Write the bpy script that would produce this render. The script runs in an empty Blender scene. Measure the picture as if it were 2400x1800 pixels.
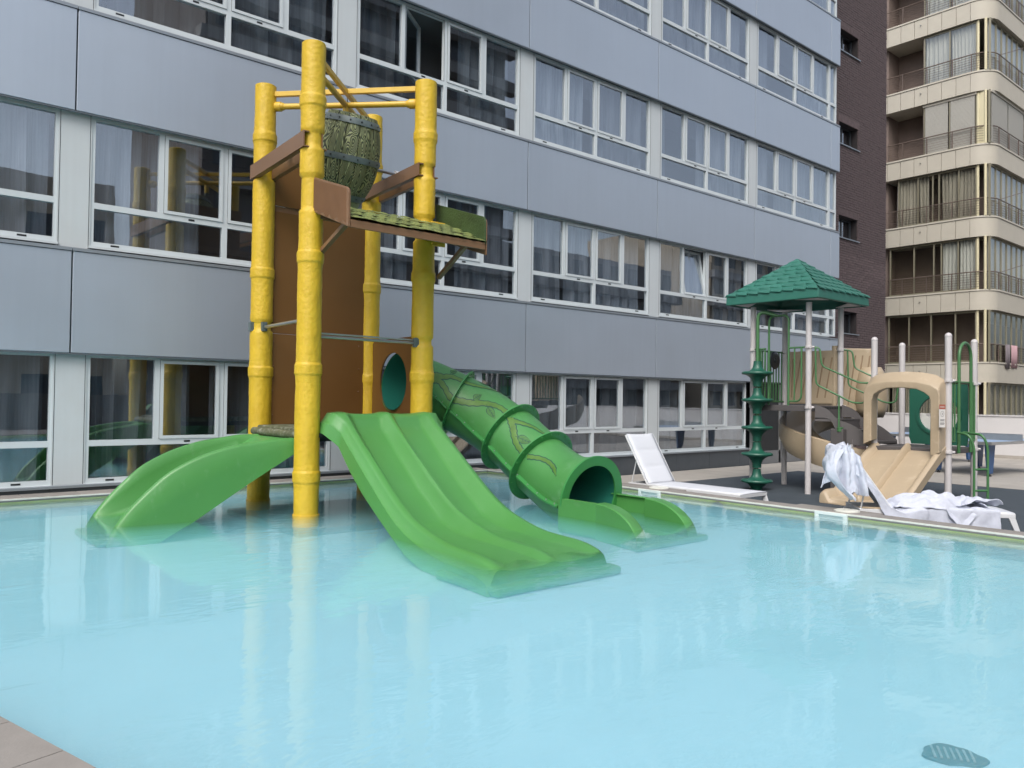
import bpy, bmesh, math, random
from mathutils import Vector, Matrix, noise
random.seed(7)
R = math.radians
PI = math.pi
scn = bpy.context.scene

# ------------------------------------------------------------------ camera
EYE = Vector((0, 0, 1.56))
pit, rol, yaw = 0.0179, 0.01322, 0.7051
Fw = Vector((math.sin(yaw)*math.cos(pit), math.cos(yaw)*math.cos(pit), math.sin(pit)))
Rt = Vector((math.cos(yaw), -math.sin(yaw), 0))
Up = Rt.cross(Fw)
R2 = Rt*math.cos(rol) + Up*math.sin(rol)
U2 = -Rt*math.sin(rol) + Up*math.cos(rol)
cam_d = bpy.data.cameras.new('camera')
cam_d.sensor_width = 36; cam_d.lens = 1850/2400*36
cam_d.clip_start = 0.05; cam_d.clip_end = 500
cam = bpy.data.objects.new('camera', cam_d)
scn.collection.objects.link(cam)
m = Matrix((R2, U2, -Fw)).transposed().to_4x4(); m.translation = EYE
cam.matrix_world = m
scn.camera = cam

# ------------------------------------------------------------------ light
SKY_LO, SKY_HI = .85, 1.35
SUN_EL, SUN_AZ = R(48), R(238)          # high, from behind and left of the camera
w = bpy.data.worlds.new('World'); scn.world = w; w.use_nodes = True
nt = w.node_tree; nt.nodes.clear()
sky = nt.nodes.new('ShaderNodeTexSky'); sky.sky_type = 'NISHITA'; sky.sun_disc = False
sky.sun_elevation = SUN_EL; sky.sun_rotation = SUN_AZ
sky.air_density = 1.0; sky.dust_density = 4.0; sky.ozone_density = 1.5
hs = nt.nodes.new('ShaderNodeHueSaturation'); hs.inputs['Saturation'].default_value = 0.55
bg = nt.nodes.new('ShaderNodeBackground'); bg.inputs['Strength'].default_value = 0.15
ou = nt.nodes.new('ShaderNodeOutputWorld')
# overcast luminance: the zenith about three times as bright as the horizon
wtc = nt.nodes.new('ShaderNodeTexCoord'); wsx = nt.nodes.new('ShaderNodeSeparateXYZ'); nt.links.new(wtc.outputs['Generated'], wsx.inputs[0])
wmr = nt.nodes.new('ShaderNodeMapRange'); wmr.inputs[1].default_value = 0; wmr.inputs[2].default_value = 1; wmr.inputs[3].default_value = SKY_LO; wmr.inputs[4].default_value = SKY_HI
nt.links.new(wsx.outputs[2], wmr.inputs[0])
wsc = nt.nodes.new('ShaderNodeVectorMath'); wsc.operation = 'SCALE'; nt.links.new(hs.outputs[0], wsc.inputs[0]); nt.links.new(wmr.outputs[0], wsc.inputs['Scale'])
nt.links.new(sky.outputs[0], hs.inputs['Color']); nt.links.new(wsc.outputs[0], bg.inputs[0]); nt.links.new(bg.outputs[0], ou.inputs[0])
sd = bpy.data.lights.new('sun', 'SUN'); sd.energy = 0.9; sd.angle = R(30); sd.color = (1, .97, .93)
so = bpy.data.objects.new('sun', sd); scn.collection.objects.link(so)
sdir = Vector((math.sin(SUN_AZ)*math.cos(SUN_EL), math.cos(SUN_AZ)*math.cos(SUN_EL), math.sin(SUN_EL)))
so.rotation_euler = sdir.to_track_quat('Z', 'Y').to_euler()
scn.view_settings.view_transform = 'Standard'; scn.view_settings.look = 'None'
scn.view_settings.exposure = 0.50; scn.view_settings.gamma = 1.0
scn.view_settings.use_curve_mapping = False
scn.render.engine = 'CYCLES'
cy = scn.cycles
cy.use_denoising = True
cy.max_bounces = 10; cy.transparent_max_bounces = 16; cy.glossy_bounces = 5; cy.diffuse_bounces = 4
cy.caustics_reflective = False; cy.caustics_refractive = False
cy.sample_clamp_indirect = 6; cy.volume_bounces = 3

# ------------------------------------------------------------------ helpers
col = scn.collection
class MB:
    def __init__(s): s.v = []; s.f = []; s.mi = []; s.cur = 0
    def add(s, vs, fs):
        b = len(s.v); s.v += [tuple(v) for v in vs]
        for f in fs: s.f.append(tuple(b+i for i in f)); s.mi.append(s.cur)
        return s
    def box(s, x0, x1, y0, y1, z0, z1):
        v = [(x, y, z) for z in (z0, z1) for y in (y0, y1) for x in (x0, x1)]
        return s.add(v, [(0, 2, 3, 1), (4, 5, 7, 6), (0, 1, 5, 4), (2, 6, 7, 3), (0, 4, 6, 2), (1, 3, 7, 5)])
    def obox(s, c, ax, ay, az):
        "oriented box: centre and three half-axis vectors"
        c = Vector(c); ax = Vector(ax); ay = Vector(ay); az = Vector(az)
        v = [c + i*ax + j*ay + k*az for k in (-1, 1) for j in (-1, 1) for i in (-1, 1)]
        return s.add(v, [(0, 2, 3, 1), (4, 5, 7, 6), (0, 1, 5, 4), (2, 6, 7, 3), (0, 4, 6, 2), (1, 3, 7, 5)])
    def beam(s, a, b, wd, h, up=(0, 0, 1)):
        a = Vector(a); b = Vector(b); d = (b-a); up = Vector(up)
        sd = d.cross(up); sd.normalize(); u = sd.cross(d); u.normalize()
        return s.obox((a+b)/2, d/2, sd*wd/2, u*h/2)
    def tube(s, pts, r, n=10, caps=True, closed=False):
        pts = [Vector(p) for p in pts]; N = len(pts)
        rs = r if isinstance(r, (list, tuple)) else [r]*N
        tans = []
        for i in range(N):
            if closed: t = pts[(i+1) % N]-pts[i-1]
            else: t = pts[min(i+1, N-1)]-pts[max(i-1, 0)]
            tans.append(t.normalized())
        nrm = tans[0].orthogonal().normalized()
        vs = []
        for i in range(N):
            t = tans[i]; nrm = (nrm - t*nrm.dot(t))
            if nrm.length < 1e-6: nrm = t.orthogonal()
            nrm.normalize(); bn = t.cross(nrm)
            for k in range(n):
                a = 2*PI*k/n; vs.append(pts[i]+(nrm*math.cos(a)+bn*math.sin(a))*rs[i])
        fs = []
        for i in range(N if closed else N-1):
            j = (i+1) % N
            for k in range(n): fs.append((i*n+k, i*n+(k+1) % n, j*n+(k+1) % n, j*n+k))
        if caps and not closed: fs += [tuple(range(n))[::-1], tuple((N-1)*n+k for k in range(n))]
        return s.add(vs, fs)
    def lathe(s, prof, o=(0, 0, 0), n=24, M=None, caps=True):
        vs = []; o = Vector(o)
        for r, z in prof:
            for k in range(n):
                a = 2*PI*k/n; p = Vector((r*math.cos(a), r*math.sin(a), z))
                vs.append((M @ p if M else p)+o)
        fs = []
        for i in range(len(prof)-1):
            for k in range(n): fs.append((i*n+k, i*n+(k+1) % n, (i+1)*n+(k+1) % n, (i+1)*n+k))
        if caps: fs += [tuple(range(n))[::-1], tuple((len(prof)-1)*n+k for k in range(n))]
        return s.add(vs, fs)
    def grid(s, rows, closed=False):
        "rows: list of equal-length point lists"
        n = len(rows[0]); vs = [p for r in rows for p in r]; fs = []
        for i in range(len(rows)-1):
            for k in range(n if closed else n-1):
                fs.append((i*n+k, i*n+(k+1) % n, (i+1)*n+(k+1) % n, (i+1)*n+k))
        return s.add(vs, fs)
    def extr(s, poly, axis, a, b):
        "extrude 2-D polygon along axis ('x','y','z') from a to b"
        def P(u, v, t): return {'x': (t, u, v), 'y': (u, t, v), 'z': (u, v, t)}[axis]
        n = len(poly); vs = [P(u, v, a) for u, v in poly]+[P(u, v, b) for u, v in poly]
        fs = [tuple(range(n))[::-1], tuple(range(n, 2*n))]+[(i, (i+1) % n, n+(i+1) % n, n+i) for i in range(n)]
        return s.add(vs, fs)
    def mesh(s, name, mats, smooth=None):
        me = bpy.data.meshes.new(name)
        me.from_pydata(s.v, [], s.f)
        if not isinstance(mats, (list, tuple)): mats = [mats]
        for mt in mats: me.materials.append(mt)
        if len(mats) > 1: me.polygons.foreach_set('material_index', s.mi)
        bm = bmesh.new(); bm.from_mesh(me); bmesh.ops.recalc_face_normals(bm, faces=bm.faces); bm.to_mesh(me); bm.free()
        if smooth:
            me.polygons.foreach_set('use_smooth', [True]*len(me.polygons))
            me.set_sharp_from_angle(angle=R(smooth))
        me.update(); return me
    def obj(s, name, mats, parent=None, smooth=None, bevel=None, kind=None, subsurf=0, solid=0):
        o = bpy.data.objects.new(name, s.mesh(name, mats, smooth)); col.objects.link(o)
        if parent: o.parent = parent
        if kind: o['kind'] = kind
        if solid:
            d = o.modifiers.new('solid', 'SOLIDIFY'); d.thickness = solid; d.offset = -1
        if bevel:
            b = o.modifiers.new('bevel', 'BEVEL'); b.width = bevel; b.segments = 2; b.limit_method = 'ANGLE'; b.angle_limit = R(40)
            b.harden_normals = False
        if subsurf:
            b = o.modifiers.new('sub', 'SUBSURF'); b.levels = b.render_levels = subsurf
        return o

def thing(name, label, cat, loc=(0, 0, 0), group=None):
    o = bpy.data.objects.new(name, None); col.objects.link(o); o.location = loc
    o['label'] = label; o['category'] = cat; o.empty_display_size = .2
    if group: o['group'] = group
    return o
def tag(o, label, cat, group=None):
    o['label'] = label; o['category'] = cat
    if group: o['group'] = group
    return o
def inst(src, name, parent, loc=(0, 0, 0), rot=None):
    o = bpy.data.objects.new(name, src.data if hasattr(src, 'data') else src); col.objects.link(o)
    o.parent = parent; o.location = loc
    if rot: o.rotation_euler = rot
    return o
def copy_tree(o, parent=None):
    c = o.copy(); col.objects.link(c); c.parent = parent
    for ch in [x for x in bpy.data.objects if x.parent == o]: copy_tree(ch, c)
    return c
def arc(c, r, a0, a1, n, u=(1, 0, 0), v=(0, 0, 1)):
    c = Vector(c); u = Vector(u); v = Vector(v)
    return [c+(u*math.cos(R(a0+(a1-a0)*i/n))+v*math.sin(R(a0+(a1-a0)*i/n)))*r for i in range(n+1)]
def fillet(pts, r, n=5):
    "round the corners of a polyline"
    pts = [Vector(p) for p in pts]; out = [pts[0]]
    for i in range(1, len(pts)-1):
        a, b, c = pts[i-1], pts[i], pts[i+1]
        d1 = (a-b); d2 = (c-b); q = min(r, d1.length*.48, d2.length*.48)
        p1 = b+d1.normalized()*q; p2 = b+d2.normalized()*q
        for k in range(n+1):
            t = k/n; out.append(p1*(1-t)**2+b*2*t*(1-t)+p2*t*t)
    out.append(pts[-1]); return out
def lerp(tab, x):
    for (a, va), (b, vb) in zip(tab, tab[1:]):
        if (a <= x <= b) or (b <= x <= a): return va+(vb-va)*(x-a)/(b-a)
    return tab[0][1] if abs(x-tab[0][0]) < abs(x-tab[-1][0]) else tab[-1][1]
def smooth_tab(tab, n):
    "Catmull-Rom samples of a table of tuples"
    P = [Vector(t) for t in tab]; P = [P[0]*2-P[1]]+P+[P[-1]*2-P[-2]]; out = []
    seg = len(P)-3
    for i in range(n+1):
        t = seg*i/n; k = min(int(t), seg-1); t -= k
        a, b, c, d = P[k:k+4]
        out.append(.5*((2*b)+(c-a)*t+(2*a-5*b+4*c-d)*t*t+(3*b-a-3*c+d)*t**3))
    return out

# ------------------------------------------------------------------ materials
def mat(name, c, rough=.5, metal=0., var=.0, vscale=3., bump=0., bscale=30., spec=.5, dirt=None, dscale=1.2, damt=.35, coat=0., bdist=.01, emis=None, stretch=None, subsurf=0):
    mt = bpy.data.materials.new(name); mt.use_nodes = True; t = mt.node_tree
    b = t.nodes['Principled BSDF']; L = t.links
    b.inputs['Base Color'].default_value = (*c, 1); b.inputs['Roughness'].default_value = rough
    b.inputs['Metallic'].default_value = metal; b.inputs['Specular IOR Level'].default_value = spec
    b.inputs['Coat Weight'].default_value = coat
    tc = t.nodes.new('ShaderNodeTexCoord'); src = tc.outputs['Object']
    if stretch:
        mp = t.nodes.new('ShaderNodeMapping'); mp.inputs['Scale'].default_value = stretch
        L.new(src, mp.inputs[0]); src = mp.outputs[0]
    cur = None
    if var or dirt:
        n1 = t.nodes.new('ShaderNodeTexNoise'); n1.inputs['Scale'].default_value = vscale; n1.inputs['Detail'].default_value = 6
        n1.inputs['Roughness'].default_value = .6
        L.new(src, n1.inputs['Vector'])
        mr = t.nodes.new('ShaderNodeMapRange'); mr.inputs[1].default_value = .25; mr.inputs[2].default_value = .75
        mr.inputs[3].default_value = 1-var; mr.inputs[4].default_value = 1+var
        L.new(n1.outputs['Fac'], mr.inputs[0])
        mx = t.nodes.new('ShaderNodeVectorMath'); mx.operation = 'SCALE'; mx.inputs[0].default_value = c
        L.new(mr.outputs[0], mx.inputs['Scale']); cur = mx.outputs[0]
        if dirt:
            n2 = t.nodes.new('ShaderNodeTexNoise'); n2.inputs['Scale'].default_value = dscale; n2.inputs['Detail'].default_value = 8
            n2.inputs['Roughness'].default_value = .7; L.new(src, n2.inputs['Vector'])
            r2 = t.nodes.new('ShaderNodeMapRange'); r2.inputs[1].default_value = .5; r2.inputs[2].default_value = .78
            r2.inputs[3].default_value = 0; r2.inputs[4].default_value = damt; L.new(n2.outputs['Fac'], r2.inputs[0])
            mc = t.nodes.new('ShaderNodeMix'); mc.data_type = 'RGBA'; L.new(r2.outputs[0], mc.inputs[0])
            L.new(cur, mc.inputs[6]); mc.inputs[7].default_value = (*dirt, 1); cur = mc.outputs[2]
        L.new(cur, b.inputs['Base Color'])
        rr = t.nodes.new('ShaderNodeMapRange'); rr.inputs[3].default_value = max(0, rough-.08); rr.inputs[4].default_value = min(1, rough+.1)
        L.new(n1.outputs['Fac'], rr.inputs[0]); L.new(rr.outputs[0], b.inputs['Roughness'])
    if bump:
        n3 = t.nodes.new('ShaderNodeTexNoise'); n3.inputs['Scale'].default_value = bscale; n3.inputs['Detail'].default_value = 5
        L.new(src, n3.inputs['Vector'])
        bp = t.nodes.new('ShaderNodeBump'); bp.inputs['Strength'].default_value = bump; bp.inputs['Distance'].default_value = bdist
        L.new(n3.outputs['Fac'], bp.inputs['Height']); L.new(bp.outputs[0], b.inputs['Normal'])
    if emis:
        b.inputs['Emission Color'].default_value = (*emis, 1); b.inputs['Emission Strength'].default_value = 1
    return mt
def obj_var(mt, amt):
    "slight per-object brightness difference"
    t = mt.node_tree; b = t.nodes['Principled BSDF']; oi = t.nodes.new('ShaderNodeObjectInfo')
    mr = t.nodes.new('ShaderNodeMapRange'); mr.inputs[3].default_value = 1-amt; mr.inputs[4].default_value = 1+amt
    t.links.new(oi.outputs['Random'], mr.inputs[0])
    mx = t.nodes.new('ShaderNodeVectorMath'); mx.operation = 'SCALE'; t.links.new(mr.outputs[0], mx.inputs['Scale'])
    if b.inputs['Base Color'].links:
        t.links.new(b.inputs['Base Color'].links[0].from_socket, mx.inputs[0])
    else: mx.inputs[0].default_value = b.inputs['Base Color'].default_value[:3]
    t.links.new(mx.outputs[0], b.inputs['Base Color'])
    return mt

M = {}
M['panel'] = obj_var(mat('aluminium_panel', (.45, .51, .585), .38, .5, var=.03, vscale=.8, dirt=(.43, .475, .53), dscale=.7, damt=.25, bump=.02, bscale=3), .02)
def streaks(mt, amt):
    "faint vertical rain streaks"
    t = mt.node_tree; b = t.nodes['Principled BSDF']; tc = t.nodes.new('ShaderNodeTexCoord'); mp = t.nodes.new('ShaderNodeMapping')
    mp.inputs['Scale'].default_value = (5, 5, .18); n = t.nodes.new('ShaderNodeTexNoise'); n.inputs['Scale'].default_value = 3; n.inputs['Detail'].default_value = 7
    mr = t.nodes.new('ShaderNodeMapRange'); mr.inputs[1].default_value = .3; mr.inputs[2].default_value = .7; mr.inputs[3].default_value = 1-amt; mr.inputs[4].default_value = 1+amt*.6
    sc_ = t.nodes.new('ShaderNodeVectorMath'); sc_.operation = 'SCALE'; L = t.links
    L.new(tc.outputs['Object'], mp.inputs[0]); L.new(mp.outputs[0], n.inputs['Vector']); L.new(n.outputs['Fac'], mr.inputs[0])
    L.new(b.inputs['Base Color'].links[0].from_socket, sc_.inputs[0]); L.new(mr.outputs[0], sc_.inputs['Scale']); L.new(sc_.outputs[0], b.inputs['Base Color'])
    return mt
streaks(M['panel'], .014)
M['flash'] = mat('grey_flashing', (.30, .335, .37), .4, .5)
M['soffit'] = mat('dark_soffit', (.10, .12, .14), .6)
M['white'] = mat('white_frame', (.56, .61, .63), .35, 0, var=.03, vscale=2, dirt=(.45, .46, .45), dscale=3, damt=.2)
M['pier'] = mat('white_cladding', (.52, .56, .575), .5, 0, var=.02, vscale=2, dirt=(.46, .46, .44), dscale=1.4, damt=.3)
M['black'] = mat('black_gasket', (.012, .014, .016), .5)
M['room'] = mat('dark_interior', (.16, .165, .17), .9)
M['curtain'] = obj_var(mat('grey_curtain', (.26, .29, .325), .9, var=.3, vscale=5, stretch=(7, 7, .25)), .35)  # vertical tone stripes paint extra fold shading into the cloth
streaks(M['pier'], .025)
M['curtain_dark'] = obj_var(mat('dimmed_grey_curtain', (.13, .15, .165), .9, var=.3, vscale=5, stretch=(7, 7, .25)), .35)  # darker copy of the grey curtain; dim windows put into its colour
M['plinth'] = mat('slate_plinth', (.055, .066, .078), .35, var=.1, vscale=4, dirt=(.09, .095, .1), dscale=2)
M['brick'] = mat('dark_brick', (.105, .078, .08), .8, var=.25, vscale=9, bump=.3, bscale=60)
M['mortar'] = mat('dark_mortar', (.028, .024, .026), .9)
M['door'] = mat('charcoal_door', (.05, .057, .066), .4, var=.05)
M['steel'] = mat('brushed_steel', (.45, .46, .46), .32, .9, var=.05, vscale=8)
M['beige'] = mat('cream_stone', (.47, .44, .37), .6, var=.05, vscale=2, dirt=(.40, .37, .30), dscale=.9, damt=.4)
M['beige_lip'] = mat('cream_lip', (.50, .47, .40), .55, var=.04, dirt=(.4, .37, .3), dscale=2, damt=.3)
M['tan_metal'] = mat('gold_anodised', (.28, .26, .19), .4, .3, var=.06)
M['cream_col'] = mat('cream_column', (.62, .57, .38), .45, var=.04)
M['rail_brown'] = mat('brown_rail', (.17, .13, .11), .4, .3)
M['recess'] = mat('brown_recess_wall', (.20, .155, .135), .8, var=.15, vscale=2)
M['sheer'] = obj_var(mat('sheer_curtain', (.60, .62, .63), .9, var=.1, vscale=5, stretch=(6, 6, .3)), .18)
M['drape'] = obj_var(mat('dull_drape', (.48, .46, .42), .9, var=.15, vscale=5, stretch=(6, 6, .3)), .2)
M['shutter'] = mat('roller_shutter', (.42, .41, .37), .6, var=.03)
M['coping'] = obj_var(mat('grey_coping_stone', (.25, .232, .212), .75, var=.1, vscale=7, bump=.15, bscale=80, dirt=(.16, .15, .14), dscale=3, damt=.6), .07)
M['deck'] = obj_var(mat('beige_deck_tile', (.36, .335, .30), .7, var=.12, vscale=5, bump=.12, bscale=70, dirt=(.25, .23, .2), dscale=1.5, damt=.4), .07)
M['joint'] = mat('tile_joint', (.16, .15, .14), .9)
M['rubber'] = mat('dark_rubber_floor', (.042, .055, .068), .8, var=.22, vscale=3, bump=.5, bscale=160, dirt=(.07, .085, .10), dscale=1.1, damt=.5)
M['lip'] = mat('white_pool_lip', (.60, .60, .55), .5, dirt=(.3, .29, .25), dscale=8, damt=.5, var=.05)
M['yband'] = mat('yellow_green_band', (.50, .58, .27), .45, var=.08, vscale=4, dirt=(.62, .62, .40), dscale=3, damt=.5)
M['poolwall'] = mat('pool_paint', (.31, .51, .61), .6, var=.05, vscale=1.5)
M['slab'] = mat('slab_paint', (.16, .24, .25), .6, var=.15, vscale=3)
M['green'] = mat('green_polyethylene', (.068, .245, .060), .36, var=.06, vscale=1.3, bump=.03, bscale=200, dirt=(.10, .28, .10), dscale=1.6, damt=.4)
def scuffs(mt, c, amt, sc3):
    t = mt.node_tree; b = t.nodes['Principled BSDF']; L = t.links
    tc = t.nodes.new('ShaderNodeTexCoord'); mp = t.nodes.new('ShaderNodeMapping'); mp.inputs['Scale'].default_value = sc3
    n = t.nodes.new('ShaderNodeTexNoise'); n.inputs['Scale'].default_value = 4; n.inputs['Detail'].default_value = 9; n.inputs['Roughness'].default_value = .75
    mr = t.nodes.new('ShaderNodeMapRange'); mr.inputs[1].default_value = .58; mr.inputs[2].default_value = .72; mr.inputs[3].default_value = 0; mr.inputs[4].default_value = amt
    mx = t.nodes.new('ShaderNodeMix'); mx.data_type = 'RGBA'; mx.inputs[7].default_value = (*c, 1)
    L.new(tc.outputs['Object'], mp.inputs[0]); L.new(mp.outputs[0], n.inputs['Vector']); L.new(n.outputs['Fac'], mr.inputs[0]); L.new(mr.outputs[0], mx.inputs[0])
    L.new(b.inputs['Base Color'].links[0].from_socket, mx.inputs[6]); L.new(mx.outputs[2], b.inputs['Base Color'])
    ad = t.nodes.new('ShaderNodeMath'); ad.operation = 'MULTIPLY_ADD'; ad.inputs[1].default_value = .5; L.new(mr.outputs[0], ad.inputs[0])
    L.new(b.inputs['Roughness'].links[0].from_socket, ad.inputs[2]); L.new(ad.outputs[0], b.inputs['Roughness'])
scuffs(M['green'], (.15, .30, .15), .45, (2.2, .45, 1))
M['tube'] = mat('green_tube_plastic', (.064, .235, .064), .34, var=.07, vscale=2, bump=.25, bscale=110, dirt=(.10, .30, .12), dscale=1.1, damt=.5)
scuffs(M['tube'], (.16, .34, .18), .5, (1, 1, 1))
M['flange'] = mat('green_flange', (.045, .23, .06), .4, var=.06)
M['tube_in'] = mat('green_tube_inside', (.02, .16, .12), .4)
M['vine'] = mat('painted_vine', (.075, .175, .028), .45, var=.25, vscale=9)
M['vine_edge'] = mat('painted_vine_outline', (.006, .06, .042), .5, var=.1)
M['leaf'] = mat('painted_leaf', (.05, .16, .035), .5, var=.3, vscale=14)
M['yellow'] = mat('yellow_rough_paint', (.58, .39, .022), .5, var=.10, vscale=5, bump=.8, bscale=24, bdist=.010, dirt=(.48, .28, .012), dscale=4, damt=.45)
M['yellow_s'] = mat('yellow_smooth_paint', (.60, .39, .04), .38, var=.06, vscale=5)
M['brown'] = mat('brown_panel', (.155, .075, .022), .42, var=.10, vscale=1.2, bump=.05, bscale=120)
M['brown_beam'] = mat('brown_beam', (.19, .105, .055), .42, var=.12, vscale=4)
M['hoop'] = mat('barrel_hoop', (.095, .125, .125), .45, var=.2, vscale=8, bump=.2)
M['dark_hole'] = mat('barrel_inside', (.02, .022, .018), .9)
M['tile_green'] = obj_var(mat('green_roof_shingle', (.15, .18, .05), .6, var=.5, vscale=22, bump=.8, bscale=60, dirt=(.015, .06, .045), dscale=16, damt=.95), .25)
M['cheek_green'] = mat('green_textured_board', (.04, .07, .022), .5, var=.4, vscale=6, bump=.8, bscale=45, dirt=(.02, .05, .02), dscale=3, damt=.6)
M['platform'] = mat('worn_platform_edge', (.09, .10, .05), .7, var=.4, vscale=9, dirt=(.5, .5, .44), dscale=12, damt=.7)
M['post_grey'] = mat('grey_post', (.50, .48, .48), .42, var=.04, vscale=4, dirt=(.36, .35, .35), dscale=5, damt=.3)
M['tan'] = mat('tan_polyethylene', (.40, .32, .22), .42, var=.05, vscale=2, bump=.03, bscale=200, dirt=(.48, .38, .26), dscale=2, damt=.4)
M['roof_green'] = obj_var(mat('green_playhouse_roof', (.026, .14, .105), .5, var=.12, vscale=5, dirt=(.07, .22, .18), dscale=2, damt=.5), .06)
M['disc_green'] = mat('dark_green_disc', (.012, .095, .062), .38, var=.08)
M['pipe_green'] = mat('green_pipe', (.055, .16, .06), .35, var=.06)
M['deck_brown'] = mat('vinyl_deck', (.085, .078, .078), .6, var=.1, bump=.2)
M['panel_green'] = mat('green_play_panel', (.012, .10, .065), .45, var=.06)
M['dome'] = mat('scratched_clear_dome', (.62, .62, .58), .35, var=.1, vscale=3)
scuffs(M['tan'], (.56, .47, .36), .5, (1, 1, 1))
M['disc_black'] = mat('black_disc', (.02, .025, .03), .3)
M['lounger'] = mat('white_sling', (.60, .62, .66), .6, var=.02, bump=.08, bscale=300)
M['lounger_f'] = mat('white_lounger_frame', (.58, .59, .60), .35)
M['towel'] = mat('white_towel', (.60, .63, .72), .95, var=.05, vscale=30, bump=.9, bscale=260)
M['paper'] = mat('sign_white', (.62, .60, .57), .5)
M['sign_red'] = mat('sign_red', (.34, .11, .075), .5)
M['ink'] = mat('sign_ink', (.05, .05, .05), .6)
M['tt_blue'] = mat('table_top_blue', (.33, .46, .66), .3, var=.03)
M['tt_leg'] = mat('table_leg_blue', (.02, .075, .20), .4)
M['wall_white'] = mat('white_parapet_paint', (.58, .57, .57), .7, var=.03, vscale=1.5, dirt=(.45, .44, .43), dscale=1.2, damt=.3)
M['skim'] = mat('skimmer_plastic', (.62, .68, .66), .4, var=.04)
M['lid'] = mat('lid_plastic', (.66, .66, .6), .5, var=.04)
M['cloth_pink'] = mat('pink_cloth', (.48, .30, .32), .9, var=.1)
M['cloth_grey'] = mat('striped_cloth', (.20, .17, .18), .9, var=.5, vscale=10, stretch=(1, 12, .2))
M['brass'] = mat('dull_brass', (.4, .32, .2), .4, .6)
M['opp_dark'] = mat('opposite_brown_render', (.12, .105, .10), .8, var=.1)
M['opp_mid'] = mat('opposite_grey_render', (.24, .235, .23), .8, var=.1)
M['opp_beige'] = mat('opposite_beige_render', (.42, .36, .28), .8, var=.08)
M['opp_glass'] = mat('opposite_window', (.04, .05, .06), .15)

def two_sided_ior(t, fr, ior):
    "the same reflectance from both faces of a thin sheet"
    g = t.nodes.new('ShaderNodeNewGeometry'); m_ = t.nodes.new('ShaderNodeMapRange')
    m_.inputs[3].default_value = ior; m_.inputs[4].default_value = 1/ior
    t.links.new(g.outputs['Backfacing'], m_.inputs[0]); t.links.new(m_.outputs[0], fr.inputs[0])
def glass(name, tint, base, k, rough=.0):
    mt = bpy.data.materials.new(name); mt.use_nodes = True; t = mt.node_tree; t.nodes.clear(); L = t.links
    o = t.nodes.new('ShaderNodeOutputMaterial'); mx = t.nodes.new('ShaderNodeMixShader')
    tr = t.nodes.new('ShaderNodeBsdfTransparent'); tr.inputs[0].default_value = (*tint, 1)
    gl = t.nodes.new('ShaderNodeBsdfGlossy'); gl.inputs['Roughness'].default_value = rough; gl.inputs[0].default_value = (.9, .95, 1, 1)
    fr = t.nodes.new('ShaderNodeFresnel'); two_sided_ior(t, fr, 1.52)
    mm = t.nodes.new('ShaderNodeMath'); mm.operation = 'MULTIPLY_ADD'; mm.inputs[1].default_value = k; mm.inputs[2].default_value = base
    mm.use_clamp = True
    tc = t.nodes.new('ShaderNodeTexCoord'); nz = t.nodes.new('ShaderNodeTexNoise'); nz.inputs['Scale'].default_value = 1.1
    bp = t.nodes.new('ShaderNodeBump'); bp.inputs['Strength'].default_value = .12; bp.inputs['Distance'].default_value = .01
    L.new(tc.outputs['Object'], nz.inputs['Vector']); L.new(nz.outputs['Fac'], bp.inputs['Height']); L.new(bp.outputs[0], gl.inputs['Normal'])
    L.new(fr.outputs[0], mm.inputs[0]); L.new(mm.outputs[0], mx.inputs[0]); L.new(tr.outputs[0], mx.inputs[1]); L.new(gl.outputs[0], mx.inputs[2])
    L.new(mx.outputs[0], o.inputs[0]); return mt
M['glass'] = glass('window_glass', (.93, .95, .97), .12, 1.35)
M['glass2'] = glass('clear_glass', (.93, .93, .90), .04, .8)

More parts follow.
